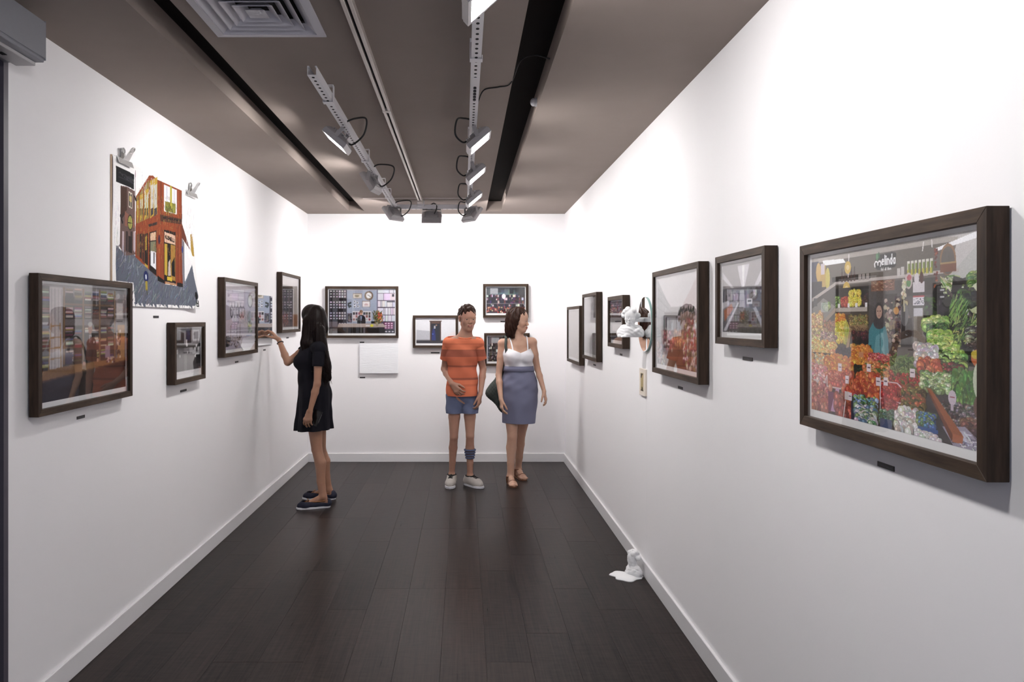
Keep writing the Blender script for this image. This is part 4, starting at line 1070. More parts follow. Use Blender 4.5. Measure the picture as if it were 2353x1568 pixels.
    P([(2117, 907), (2127, 908), (2200, 1022), (2198, 1040), (2175, 1036), (2174, 1018)], (190, 112, 62)); P([(2117, 907), (2121, 910), (2176, 1018), (2174, 1036)], (150, 84, 48)); P([(2176, 1016), (2199, 1022), (2198, 1040), (2176, 1036)], (206, 124, 76))
    c.grain(5); c.sat, c.gam = .76, 1.35; return c

def art_street():
    """Pastel drawing of a corner shop in a steep street, on white paper."""
    c = Canvas(420, 272, (240, 238, 238), 32)
    def q(zx, zy):
        px, py = 240 + zx / 3.918, 330 + zy / 3.918
        k = 1066.0 - px
        return ((FPX * 1.69 / k - 3.58) / 1.116, (0.789 - (734 - py) / k * 1.69) / 0.724)
    def P(pts, col, al=1.0): c.poly([q(*p) for p in pts], col, al)
    def LN(a, b, w, col, al=1.0): c.line(q(*a), q(*b), w, col, al)
    OR, DO, YE, GR = (186, 92, 44), (140, 66, 34), (216, 182, 62), (124, 130, 146)
    # road
    P([(95, 915), (180, 1000), (260, 1000), (350, 1095), (480, 1210), (540, 1265), (650, 1285), (695, 1290), (780, 1090), (812, 1380), (780, 1460), (520, 1450), (260, 1430), (250, 1250), (95, 1235)], GR)
    for i in range(16): a = 250 + i * 34; P([(a, 1425), (a + 34, 1425), (a + 34, 1440 + 26 * (i % 3)), (a + 10, 1450)], GR)
    for i in range(12): y = 920 + i * 26; P([(112, y), (112, y + 24), (82 + 8 * (i % 3), y + 16)], GR)
    c.strokes(.02, .55, .98, .95, 420, .10, .006, [(110, 118, 138), (140, 146, 160), (120, 124, 136), (152, 156, 168)], 2.2, .5)
    P([(60, 380), (95, 915), (95, 1235), (60, 1235)], (240, 238, 238)); P([(60, 96), (820, 500), (860, 1090), (780, 1090), (690, 1290), (700, 700), (690, 430), (540, 370), (480, 330), (410, 285), (275, 480), (260, 410), (60, 360)], (240, 238, 238))
    P([(700, 880), (780, 1085), (700, 1270)], (236, 234, 236)); P([(720, 1260), (780, 1092), (806, 1340), (790, 1385)], GR)
    # pale house on the left
    P([(128, 380), (190, 390), (265, 430), (270, 1000), (175, 1010), (128, 930)], (142, 112, 106)); P([(128, 390), (190, 400), (190, 600), (128, 660)], (112, 78, 62)); P([(205, 430), (240, 450), (240, 590), (205, 570)], (214, 206, 190)); P([(211, 445), (236, 462), (236, 582), (211, 562)], (70, 64, 40)); P([(214, 470), (234, 480), (234, 530), (214, 520)], YE); LN((223, 450), (223, 575), .01, (226, 216, 196))
    P([(170, 610), (255, 680), (265, 760), (170, 740)], (176, 118, 100)); c.ell(*q(222, 712), .028, .055, (96, 88, 60)); c.ell(*q(222, 712), .022, .045, (190, 186, 90)); LN((222, 670), (222, 750), .006, (80, 70, 60)); LN((200, 712), (245, 720), .006, (80, 70, 60))
    for x in (150, 185, 225, 252): P([(x, 790), (x + 16, 792), (x + 16, 985), (x, 960)], c.pick([(200, 180, 186), (110, 84, 80), (90, 70, 70)]))
    P([(205, 830), (240, 840), (240, 990), (205, 975)], (74, 56, 52)); LN((130, 650), (150, 710), .02, (60, 50, 50)); P([(128, 660), (170, 610), (170, 640), (140, 690)], (90, 70, 66))
    # the orange corner building
    P([(275, 480), (395, 290), (510, 345), (690, 425), (695, 1288), (530, 1258), (270, 1020)], OR)
    P([(275, 480), (395, 290), (430, 290), (470, 330), (510, 345), (510, 650), (275, 745)], OR); P([(275, 500), (395, 330), (470, 350), (470, 640), (275, 725)], (176, 150, 80))
    for x0, x1, t in ((283, 302, 520), (310, 340, 470), (350, 390, 430), (405, 470, 340)):
        P([(x0, t), (x1, t - (x1 - x0) * .6), (x1, 640 - (x1 - 283) * .15), (x0, 720 - (x0 - 283) * .35)], YE)
        m = (x0 + x1) / 2
        for a, b in ((x0 + 4, m - 3), (m + 3, x1 - 4)): P([(a, t + 40), (b, t + 25), (b, 590), (a, 600)], c.jit((206, 204, 196), 12)); P([(a, 590), (b, 575), (b, 635), (a, 660)], (96, 92, 96))
    for x in (278, 305, 345, 397): LN((x, 480 - (x - 275) * 1.2), (x, 715 - (x - 275) * .4), .012, OR)
    P([(478, 335), (505, 340), (530, 370), (530, 1240), (478, 1200)], OR); LN((503, 345), (503, 1230), .012, DO)
    P([(530, 370), (645, 420), (645, 640), (530, 610)], (226, 224, 226)); P([(540, 520), (635, 545), (635, 632), (540, 605)], (160, 160, 60)); P([(585, 380), (600, 390), (600, 620), (585, 615)], (206, 196, 60)); LN((556, 390), (556, 520), .008, (150, 160, 200)); LN((622, 420), (622, 545), .008, (150, 160, 200)); c.strokes(*[q(545, 530)[0], q(545, 530)[1], q(630, 620)[0], q(630, 620)[1]], 60, .05, .005, [(110, 120, 50), (60, 70, 40), (190, 190, 80)], 1.57, .1)
    P([(645, 420), (685, 425), (690, 720), (645, 690)], OR); LN((660, 430), (662, 700), .012, (206, 110, 56)); LN((688, 440), (690, 690), .006, (60, 40, 36))
    P([(495, 640), (690, 680), (690, 730), (495, 700)], (120, 76, 54)); P([(520, 655), (680, 690), (680, 705), (520, 675)], (70, 52, 46)); P([(270, 745), (495, 660), (500, 720), (270, 790)], OR); P([(385, 730), (470, 705), (470, 730), (385, 755)], (90, 70, 66))
    P([(270, 800), (500, 730), (690, 735), (690, 1290), (530, 1260), (270, 1020)], OR)
    for x0, x1, b in ((280, 305, 1020), (310, 332, 1045), (335, 350, 1075)): P([(x0, 815), (x1, 808), (x1, b), (x0, b - 20)], c.pick([(110, 80, 66), (150, 110, 70), (90, 66, 54)]))
    P([(355, 815), (385, 805), (385, 1115), (355, 1085)], (70, 54, 46)); P([(362, 840), (374, 830), (374, 960), (362, 960)], YE); P([(355, 1075), (385, 1100), (385, 1125), (360, 1105)], YE)
    P([(397, 800), (460, 785), (460, 1190), (397, 1140)], (62, 40, 36)); P([(405, 810), (455, 795), (455, 870), (405, 875)], (226, 190, 160)); P([(408, 885), (455, 880), (455, 1000), (408, 990)], (150, 150, 120)); P([(410, 965), (458, 980), (458, 1135), (410, 1095)], (226, 226, 232)); LN((440, 990), (440, 1070), .02, (40, 36, 40))
    LN((486, 760), (486, 1200), .012, (206, 104, 52)); c.ell(*q(487, 865), .013, .035, (90, 50, 90))
    P([(530, 775), (635, 800), (635, 1270), (530, 1240)], (60, 40, 34)); P([(534, 795), (632, 830), (632, 915), (534, 885)], (226, 190, 166))
    a, b = q(540, 815), q(626, 890)
    c.text('G.ZINELLI', a[0], a[1] + .008, b[0], b[1] - .012, .010, (50, 36, 40), .10, narrow='I.')
    P([(534, 900), (560, 905), (560, 1190), (534, 1180)], YE); P([(590, 910), (632, 920), (632, 1240), (590, 1225)], (196, 150, 60)); P([(562, 905), (590, 910), (590, 1200), (562, 1190)], (50, 34, 30)); P([(598, 1080), (625, 1020), (628, 1200), (600, 1190)], (30, 24, 26)); P([(570, 1070), (585, 1040), (592, 1190), (566, 1190)], (206, 190, 180)); P([(556, 1195), (600, 1205), (600, 1240), (556, 1230)], (230, 200, 50)); P([(540, 1240), (640, 1262), (640, 1280), (540, 1262)], (206, 160, 120))
    P([(645, 735), (690, 740), (695, 1285), (645, 1270)], (176, 84, 40)); LN((668, 750), (672, 1240), .012, (206, 110, 56)); P([(470, 1185), (535, 1235), (535, 1262), (470, 1235)], (46, 34, 34)); P([(645, 1250), (695, 1260), (695, 1292), (645, 1285)], (56, 40, 38))
    P([(685, 700), (765, 960), (690, 850)], (150, 80, 54)); P([(690, 850), (712, 890), (712, 1270), (695, 1285)], (150, 146, 156)); LN((710, 880), (712, 1260), .006, (60, 50, 56)); c.ell(*q(694, 955), .010, .03, (60, 80, 170)); LN((692, 640), (690, 700), .008, (50, 40, 44))
    P([(766, 820), (782, 815), (796, 930), (802, 1020), (784, 1010), (772, 960)], (206, 170, 60))
    # the dark plaque, signs
    P([(84, 200), (258, 280), (256, 415), (86, 345)], (34, 32, 42)); c.strokes(*q(120, 255), *q(235, 345), 34, .05, .005, [(70, 70, 80), (90, 90, 100)], .35, .1); LN((110, 260), (240, 320), .006, (70, 68, 78)); LN((110, 300), (240, 358), .006, (70, 68, 78))
    LN((270, 250), (268, 480), .008, (170, 130, 140)); LN((262, 480), (275, 510), .02, (50, 36, 40))
    c.ell(*q(366, 1200), .026, .045, (40, 60, 140)); c.ell(*q(366, 1200), .008, .018, (220, 226, 240)); P([(358, 1235), (378, 1240), (378, 1325), (358, 1320)], (196, 176, 60)); LN((370, 1320), (372, 1355), .014, (110, 110, 90))
    c.ell(*q(796, 1370), .016, .034, (22, 20, 24)); P([(792, 1410), (808, 1412), (808, 1470), (792, 1468)], (22, 20, 24)); c.ell(*q(800, 1425), .005, .01, (226, 226, 226)); c.ell(*q(800, 1452), .005, .01, (226, 226, 226))
    for x, y in ((180, 1020), (290, 1150), (250, 1080), (160, 960)): LN((x, y - 40), (x + 6, y + 30), .010, (170, 176, 190), .8)
    c.strokes(.3, .02, .45, .2, 40, .05, .003, [(214, 212, 214)], 1.5, .1); c.strokes(.86, .12, .98, .5, 70, .05, .003, [(206, 204, 208)], 1.5, .1); c.strokes(.02, .3, .06, .6, 26, .05, .003, [(214, 212, 214)], 1.5, .1)
    c.strokes(.25, .12, .8, .6, 500, .03, .003, [(150, 74, 40), (206, 120, 66), (120, 70, 50), (196, 170, 90)], 1.5, .3)
    c.grain(3); c.sat, c.gam = .68, 1.5; return c

# ------------------------------------------------------------------ frames
ROT = {'B': 0.0, 'L': math.pi / 2, 'R': -math.pi / 2}
def wall_empty(name, wall, u, z, off=0.0):
    """Empty on a wall at height z; local x runs to the right as seen from the room, local -y points into the room."""
    loc = {'B': (u, YB - off, z), 'L': (XL + off, u, z), 'R': (XR - off, u, z)}[wall]
    return empty(name, loc, ROT[wall])

RAILS = {}
def frame_rails(e, w, h, d, bw, back=.004):
    x0, x1 = -w / 2, w / 2
    O = [(x0, 0), (x1, 0), (x1, h), (x0, h)]
    I = [(x0 + bw, bw), (x1 - bw, bw), (x1 - bw, h - bw), (x0 + bw, h - bw)]
    for k in range(4):
        j = (k + 1) % 4
        bm = bmesh.new()
        add_prism(bm, [O[k], O[j], I[j], I[k]], 'y', -d, -back)
        bmesh.ops.bevel(bm, geom=bm.edges[:], offset=0.0008, segments=1, affect='EDGES')
        bm_obj('frame_rail', bm, M['wood_h'] if k % 2 == 0 else M['wood_v'], e)

def framed(label, wall, u0, u1, z0, z1, canvas, d=0.050, bw=0.027, matw=0.010, mat_bottom=0.022, back=.004):
    w, h = abs(u1 - u0), z1 - z0
    e = wall_empty('framed_photograph', wall, (u0 + u1) / 2, z0)
    tag(e, label, 'picture', 'dark wood framed photographs on the gallery walls')
    frame_rails(e, w, h, d, bw, back)
    yp = -d + 0.019
    box('mat_board', (-w / 2 + bw - .003, yp, bw - .003), (w / 2 - bw + .003, yp + .004, h - bw + .003), M['mat_white'], e)
    pw, ph = w - 2 * bw - 2 * matw, h - 2 * bw - matw - mat_bottom
    me = canvas.mesh('photo', pw, ph)
    o = link('photo', me, M['print'], e)
    o.location = (0, yp - .0006, bw + mat_bottom)
    box('glass_pane', (-w / 2 + bw - .003, -d + .006, bw - .003), (w / 2 - bw + .003, -d + .008, h - bw + .003), M['glass'], e)
    return e

def Zc(v): return CAM_Z + v
framed('large framed photo of a tailor among folded fabrics, nearest on the left wall', 'L', 2.885, 3.707, Zc(-.379), Zc(.179), art_tailor(), back=.013)
framed('small framed black and white photo below the street drawing', 'L', 4.248, 4.755, Zc(-.375), Zc(-.019), art_bw())
framed('framed pale lilac photo of a lamp shop window beside the small black and white photo', 'L', 5.128, 5.964, Zc(-.265), Zc(.289), art_window())
framed('framed photo of a dark glazed cabinet, behind the head of the long haired woman', 'L', 6.748, 7.52, Zc(-.124), Zc(.428), art_cabinet())
framed('framed photo of a box lined shop with a round clock, on the end wall', 'B', -1.491, -.706, Zc(-.201), Zc(.355), art_shop())
framed('framed photo of a wooden wardrobe with a blue dress on a white wall', 'B', -.549, -.062, Zc(-.308), Zc(.042), art_wardrobe())
framed('framed photo of a red and white market stall, upper right on the end wall', 'B', .206, .694, Zc(.017), Zc(.380), art_stall(17, False))
framed('framed photo of dark shelves, lower of two behind the woman in the grey skirt', 'B', .218, .706, Zc(-.503), Zc(-.149), art_stall(18, True))
framed('framed pale beige photo farthest along the right wall', 'R', 6.745, 7.56, Zc(-.420), Zc(.122), art_pale(41, (176, 168, 160)))
framed('framed pale grey photo between the far pale photo and the small dark one', 'R', 5.884, 6.585, Zc(-.338), Zc(.216), art_pale(42, (168, 166, 170)))
framed('small framed photo of a dark shop counter left of the round mirror', 'R', 4.906, 5.42, Zc(-.195), Zc(.160), art_counter())
framed('framed photo of a flower and dress shop aisle right of the round mirror', 'R', 3.319, 4.137, Zc(-.291), Zc(.258), art_flowers())
framed('small framed photo of a grey workshop under strip lights', 'R', 2.59, 3.10, Zc(-.1), Zc(.256), art_kitchen())
framed('large framed photo of a fruit and vegetable shop, nearest on the right wall', 'R', 1.489, 2.319, Zc(-.325), Zc(.226), art_market(), bw=.030)

# ------------------------------------------------------------------ white canvas on the end wall
e = wall_empty('blank_canvas', 'B', (-1.126 - .709) / 2, Zc(-.584))
tag(e, 'plain white stretched canvas with faint horizontal lines below the clock shop photo', 'canvas')
bm = bmesh.new(); add_box(bm, (-.208, -.032, 0), (.208, -.012, .324)); bmesh.ops.bevel(bm, geom=bm.edges[:], offset=.003, segments=2, affect='EDGES'); bm_obj('stretched_cloth', bm, M['canvas'], e)
for a in (-.190, .170): box('stretcher_bar', (a, -.014, .02), (a + .02, -.002, .304), M['tan_paper'], e)

# ------------------------------------------------------------------ street drawing with clips
e = wall_empty('street_drawing', 'L', (3.58 + 4.696) / 2, Zc(.065))
tag(e, 'large unframed pastel drawing of an orange corner shop clipped to the left wall', 'drawing')
def curl(X, Z):
    u = (X + .558) / 1.116
    return -0.004 - 0.008 * np.clip(1 - u / .4, 0, 1) ** 2 * np.clip((Z - .2) / .3, 0, 1) - 0.022 * np.clip((u - .7) / .3, 0, 1) ** 2 * np.clip(1 - Z / .3, 0, 1) - .006 * np.clip(1 - Z / .2, 0, 1)
me = art_street().mesh('paper', 1.116, .724, curl)
o = link('paper', me, M['drawing'], e, smooth=True)
md = o.modifiers.new('thickness', 'SOLIDIFY'); md.thickness = 0.0006
bm = bmesh.new()
add_prism(bm, [(-.5595, -.0085), (-.5575, -.0085), (-.5575, -.002), (-.563, -.001)], 'z', 0.12, .724)
bm_obj('paper_edge', bm, M['tan_paper'], e)

def bulldog(x, z, label):
    c = wall_empty('bulldog_clip', 'L', 4.138 + x, Zc(.065) + z)
    tag(c, label, 'clip', 'chrome clips holding the drawing')
    w = .078
    bm = bmesh.new()      # folded jaw, a flattened triangle in section
    add_prism(bm, [(-.026, -.016), (-.022, -.016), (-.012, .010), (-.004, -.016), (-.0005, -.016), (-.003, .012), (-.010, .016), (-.017, .012)], 'x', -w, w)
    bm_obj('jaw', bm, M['chrome'], c)
    for s in (0, 1):      # two leaf handles, one up along the wall and one springing out into the room
        bm = bmesh.new()
        prof = [(-.030, .008), (-.019, .050), (-.016, .062), (0, .070), (.016, .062), (.019, .050), (.030, .008)]
        lo, hi = [], []
        for px_, pz_ in prof:
            t = (pz_ - .008) / .062
            yy = (-.019 - .040 * t) if s else (-.007 + .003 * t)
            lo.append(bm.verts.new((px_, yy, pz_))); hi.append(bm.verts.new((px_, yy - .003, pz_)))
        n = len(lo)
        bm.faces.new(lo); bm.faces.new(hi[::-1])
        for i in range(n): bm.faces.new((lo[i], hi[i], hi[(i + 1) % n], lo[(i + 1) % n]))
        bm_obj('handle', bm, M['chrome'], c)
        bm = bmesh.new()  # rolled lip and finger hole rim
        yy = -.062 if s else -.009
        add_tube(bm, [(.016 * math.cos(t), yy + (.010 * (1 - math.sin(t)) if s else 0), .056 + .013 * math.sin(t)) for t in [2 * math.pi * k / 18 for k in range(18)]], .0030, 6, closed=True)
        bm_obj('handle_loop', bm, M['chrome'], c, smooth=True)
bulldog(-.440, .712, 'chrome bulldog clip at the near top corner of the street drawing')
bulldog(.470, .706, 'chrome bulldog clip at the far top corner of the street drawing')

# ------------------------------------------------------------------ mirrors, little bust, plaque, floor bust
e = wall_empty('wall_mirror', 'L', (5.99 + 6.545) / 2, Zc(-.216))
tag(e, 'frameless rectangular mirror reflecting the hand of the long haired woman', 'mirror')
box('mirror_glass', (-.277, -.014, 0), (.277, -.0122, .416), M['mirror'], e)
box('backing', (-.277, -.0122, 0), (.277, -.002, .416), M['mirror_edge'], e)

e = wall_empty('round_mirror', 'R', 4.462, Zc(-.192))
tag(e, 'frameless round mirror behind the white cherub bust', 'mirror')
RM = .162
bm = bmesh.new()
add_prism(bm, [(RM * math.cos(2 * math.pi * k / 64), RM + RM * math.sin(2 * math.pi * k / 64)) for k in range(64)], 'y', -.0155, -.0135)
bm_obj('mirror_glass', bm, M['mirror'], e)
bm = bmesh.new()
add_prism(bm, [((RM + .001) * math.cos(2 * math.pi * k / 64), RM + (RM + .001) * math.sin(2 * math.pi * k / 64)) for k in range(64)], 'y', -.0135, -.0015)
bm_obj('mirror_backing', bm, M['mirror_edge'], e)

e = wall_empty('wall_plaque', 'R', 4.53, Zc(-.462))
tag(e, 'small cream plaque with a narrow sepia picture below the round mirror', 'plaque')
box('board', (-.072, -.012, 0), (.072, 0, .163), plain('cream_board', srgb(226, 216, 204), .7, noise=.05, scale=120), e, bevel=.002)
c = Canvas(40, 60, (196, 178, 130), 51)
c.strokes(0, 0, 1, 1, 90, .1, .02, [(170, 150, 100), (206, 190, 150)], 1.5, .3); c.poly([(.05, .05), (.9, .02), (.5, .16), (.3, .3), (.05, .28)], (86, 66, 40)); c.poly([(.3, .95), (.45, .74), (.7, .78), (.9, .95)], (80, 64, 40)); c.rect(0, .93, 1, 1, (90, 74, 44))
o = link('picture', c.mesh('picture', .072, .108), M['print'], e); o.location = (0, -.0126, .028)

CAPS = {}
def caption(wall, u, z, w=.062, h=.0135, label=''):
    e = wall_empty('caption_plate', wall, u, z)
    tag(e, label, 'caption', 'small black caption plates under the pictures')
    if 'p' not in CAPS:
        bm = bmesh.new(); add_box(bm, (-.5, -.0025, -.5), (.5, 0, .5)); me = bpy.data.meshes.new('plate'); bmesh.ops.recalc_face_normals(bm, faces=bm.faces[:]); bm.to_mesh(me); bm.free(); me.materials.append(M['plate']); CAPS['p'] = me
        bm = bmesh.new(); rr = random.Random(7)
        x_ = -.42
        while x_ < .40:      # a row of tiny engraved letters, too small to read
            w_ = rr.uniform(.035, .06); k = rr.randrange(3)
            add_box(bm, (x_, -.0029, -.16), (x_ + .012, -.0024, .16))
            if k: add_box(bm, (x_ + .012, -.0029, .12 if k == 1 else -.16), (x_ + w_, -.0024, .16 if k == 1 else -.12))
            if k == 2: add_box(bm, (x_ + w_ - .01, -.0029, -.12), (x_ + w_, -.0024, .16))
            x_ += w_ + .028
        me = bpy.data.meshes.new('lettering'); bm.to_mesh(me); bm.free(); me.materials.append(M['plate_text']); CAPS['t'] = me
    for n, k in (('plate', 'p'), ('lettering', 't')):
        o = bpy.data.objects.new(n, CAPS[k]); COL.objects.link(o); o.parent = e; o.scale = (w, 1, h)
def cap_px(wall, x0, x1, y, label, h=.013):
    if wall == 'B':
        caption('B', ((x0 + x1) / 2 - VPX) * YB / FPX, CAM_Z - (y - VPY) * YB / FPX, (x1 - x0) * YB / FPX, h, label); return
    X = XL if wall == 'L' else XR
    Y0, Y1 = FPX * X / (x0 - VPX), FPX * X / (x1 - VPX)
    Ym = (Y0 + Y1) / 2
    caption(wall, Ym, CAM_Z - (y - VPY) * Ym / FPX, max(abs(Y1 - Y0), .05), h, label)
cap_px('L', 176, 194, 959, 'caption plate under the tailor photo')
cap_px('L', 414, 428, 898, 'caption plate under the small black and white photo')
cap_px('L', 352, 364, 728.5, 'caption plate under the street drawing')
cap_px('L', 540, 547, 832, 'caption plate under the lamp shop window photo')
cap_px('L', 605, 610, 804.5, 'caption plate under the rectangular mirror')
cap_px('L', 658, 663, 776.5, 'caption plate under the dark cabinet photo')
cap_px('B', 827, 837, 787, 'caption plate under the clock shop photo')
cap_px('B', 827, 839, 868, 'caption plate under the plain white canvas')
cap_px('B', 990, 1010, 811, 'caption plate under the wardrobe photo')
cap_px('B', 1150, 1164, 739, 'caption plate under the red market stall photo')
cap_px('R', 2018, 2056, 1072, 'caption plate under the fruit shop photo')
cap_px('R', 1708, 1730, 825, 'caption plate under the grey workshop photo')
cap_px('R', 1559, 1569, 891.5, 'caption plate under the flower shop photo')
cap_px('R', 1425, 1430, 815, 'caption plate under the small dark counter photo')
cap_px('R', 1364, 1369, 839, 'caption plate under the pale grey photo')

# ------------------------------------------------------------------ smooth bodies: rounded cones blended into one surface
def V(*a): return Vector(a)
def prim(a, b, ra, rb=None, n=None, kf=1.0):
    """Rounded cone from a to b; n, kf: squash across n by the factor kf."""
    return (np.array(a, float), np.array(b, float), ra, ra if rb is None else rb, None if n is None else np.array(Vector(n).normalized(), float), kf)
def fat(p, d): return (p[0], p[1], p[2] + d, p[3] + d, p[4], p[5] if p[4] is None else 1 + (p[5] - 1) * .94)
def sq(P, o, n, kf): return P + np.outer((P - o) @ n, n) * (kf - 1)
def cone_d(P, pr):
    a, b, ra, rb, n, kf = pr
    bb = b
    if n is not None:
        P = sq(P, a, n, kf); bb = sq(b[None], a, n, kf)[0]
    ab = bb - a
    L = ab @ ab + 1e-12
    t = np.clip(((P - a) @ ab) / L, 0, 1)
    d = np.linalg.norm(P - a - t[:, None] * ab, axis=1) - (ra + (rb - ra) * t)
    return d if n is None else d / math.sqrt(kf)
def smin(a, b, k):
    h = np.clip(.5 + .5 * (b - a) / k, 0, 1)
    return b * (1 - h) + a * h - k * h * (1 - h)
def field(P, groups, kk):
    D = None
    for k, ps in groups:
        d = None
        for pr in ps:
            e = cone_d(P, pr)
            d = e if d is None else smin(d, e, k)
        D = d if D is None else smin(D, d, kk)
    return D
def cone_mesh(bm, pr, shrink=.85):
    a, b, ra, rb, n, kf = pr
    shrink = shrink if max(ra, rb) < .02 else 1.0
    ra, rb = ra * shrink, rb * shrink
    bb = b if n is None else sq(b[None], a, n, kf)[0]
    ax = bb - a
    L = np.linalg.norm(ax)
    ax = ax / L if L > 1e-6 else np.array((0, 0, 1.0))
    u = np.cross(ax, (1, 0, 0) if abs(ax[0]) < .8 else (0, 1, 0)); u /= np.linalg.norm(u)
    v = np.cross(ax, u)
    rows = [(-math.cos(t) * ra, math.sin(t) * ra, a) for t in (.35, .8, 1.25)] + [(0, ra, a), (0, rb, bb)] + [(math.sin(t) * rb, math.cos(t) * rb, bb) for t in (.35, .8, 1.25)]
    rings = []
    for h, r, c in rows:
        pts = [c + ax * h + u * r * math.cos(2 * math.pi * k / 12) + v * r * math.sin(2 * math.pi * k / 12) for k in range(12)]
        if n is not None: pts = [p + n * ((p - a) @ n) * (1 / kf - 1) for p in pts]
        rings.append([bm.verts.new(p) for p in pts])
    for i in range(len(rings) - 1):
        for k in range(12): bm.faces.new((rings[i][k], rings[i][(k + 1) % 12], rings[i + 1][(k + 1) % 12], rings[i + 1][k]))
    bm.faces.new(rings[0][::-1]); bm.faces.new(rings[-1])

def blend(name, groups, voxel, mat, parent, kk=.012, cuts=(), disp=None, its=7, shrink=.85, solid=0.0, tint=None):
    """One continuous surface round all the cones. cuts: (point, outward normal, radius) trims hems; disp(P, N) adds relief."""
    bm = bmesh.new()
    for k, ps in groups:
        for pr in ps: cone_mesh(bm, pr, shrink)
    me = bpy.data.meshes.new(name); bm.to_mesh(me); bm.free()
    o = bpy.data.objects.new(name, me); COL.objects.link(o)
    m = o.modifiers.new('r', 'REMESH'); m.mode = 'VOXEL'; m.voxel_size = voxel
    dg = bpy.context.evaluated_depsgraph_get(); dg.update()
    m2 = bpy.data.meshes.new_from_object(o.evaluated_get(dg))
    o.modifiers.clear(); o.data = m2; bpy.data.meshes.remove(me); me = m2; me.name = name
    nv = len(me.vertices)
    P = np.empty(nv * 3, np.float32); me.vertices.foreach_get('co', P); P = P.reshape(-1, 3).astype(float)
    N = np.empty(nv * 3, np.float32)
    for i in range(its):
        me.vertices.foreach_set('co', P.astype(np.float32).ravel()); me.update()
        me.vertex_normals.foreach_get('vector', N)
        d = field(P, groups, kk)
        P = P - N.reshape(-1, 3) * (np.clip(d, -.02, .02) * .8)[:, None]
    if disp is not None:
        me.vertices.foreach_set('co', P.astype(np.float32).ravel()); me.update()
        me.vertex_normals.foreach_get('vector', N); NN = N.reshape(-1, 3).astype(float)
        P = P + NN * disp(P, NN)[:, None]
    me.vertices.foreach_set('co', P.astype(np.float32).ravel()); me.update()
    if cuts:
        bm = bmesh.new(); bm.from_mesh(me)
        for co, no, rad in cuts:
            co, no = Vector(co), Vector(no).normalized()
            fs = [f for f in bm.faces if (rad(f.calc_center_median()) if callable(rad) else (f.calc_center_median() - co).length < rad)]
            es = {e for f in fs for e in f.edges}; vs = {v for f in fs for v in f.verts}
            bmesh.ops.bisect_plane(bm, geom=list(vs) + list(es) + fs, plane_co=co, plane_no=no, clear_outer=True, dist=1e-5)
        bm.to_mesh(me); bm.free()
    if tint is not None:
        nv = len(me.vertices); P = np.empty(nv * 3, np.float32); me.vertices.foreach_get('co', P); P = P.reshape(-1, 3).astype(float)
        at = me.color_attributes.new('Ink', 'FLOAT_COLOR', 'POINT')
        c = tint(P); at.data.foreach_set('color', np.concatenate([c, np.ones((nv, 1))], 1).astype(np.float32).ravel())
    if not me.materials: me.materials.append(mat)
    else: me.materials[0] = mat
    me.polygons.foreach_set('use_smooth', [True] * len(me.polygons))
    if solid:
        s = o.modifiers.new('thickness', 'SOLIDIFY'); s.thickness = solid; s.offset = -1
    o.parent = parent
    if parent is not None: o.location = -Vector(parent.location)
    return o

def shell(name, bm, mat, parent, smooth=True):
    o = bm_obj(name, bm, mat, parent, smooth)
    o.location = -Vector(parent.location)
    return o

def head_prims(c, F, U, L, s=1.0):
    F, U, L = Vector(F).normalized(), Vector(U).normalized(), Vector(L).normalized()
    def q(f, u, l=0.0): return Vector(c) + (F * f + U * u + L * l) * s
    r = s
    base = [prim(q(-.020, .028), q(.022, .034), .079 * r, .074 * r, L, 1.08), prim(q(.020, -.012), q(.036, -.062), .060 * r, .046 * r, L, 1.04), prim(q(.052, -.088), q(.058, -.090), .023 * r),
            prim(q(.000, -.050, .045), q(.048, -.088, .012), .022 * r, .020 * r), prim(q(.000, -.050, -.045), q(.048, -.088, -.012), .022 * r, .020 * r),
            prim(q(.056, -.028, .034), q(.058, -.026, .034), .026 * r), prim(q(.056, -.028, -.034), q(.058, -.026, -.034), .026 * r)]
    face = [prim(q(.082, .006), q(.1005, -.031), .0065 * r, .0088 * r), prim(q(.092, -.035, .008), q(.092, -.035, -.008), .0072 * r),
            prim(q(.072, .020, .036), q(.080, .021, 0), .011 * r, .010 * r), prim(q(.072, .020, -.036), q(.080, .021, 0), .011 * r, .010 * r),
            prim(q(.080, -.058, .018), q(.089, -.056, 0), .006 * r, .0075 * r), prim(q(.080, -.058, -.018), q(.089, -.056, 0), .006 * r, .0075 * r), prim(q(.080, -.066, .013), q(.087, -.067, 0), .006 * r, .008 * r), prim(q(.080, -.066, -.013), q(.087, -.067, 0), .006 * r, .008 * r)]
    ears = []
    for s_ in (1, -1):
        face += [prim(q(.0800, .0085, s_ * .020), q(.0765, .0075, s_ * .042), .0072 * r, .0065 * r), prim(q(.0785, -.0125, s_ * .021), q(.0755, -.0115, s_ * .041), .0060 * r)]
        ears += [prim(q(-.012, .010, s_ * .078), q(-.006, -.022, s_ * .076), .017 * r, .010 * r, L, 2.4)]
    return [(.022 * s, base), (.008 * s, face), (.006, ears)], q

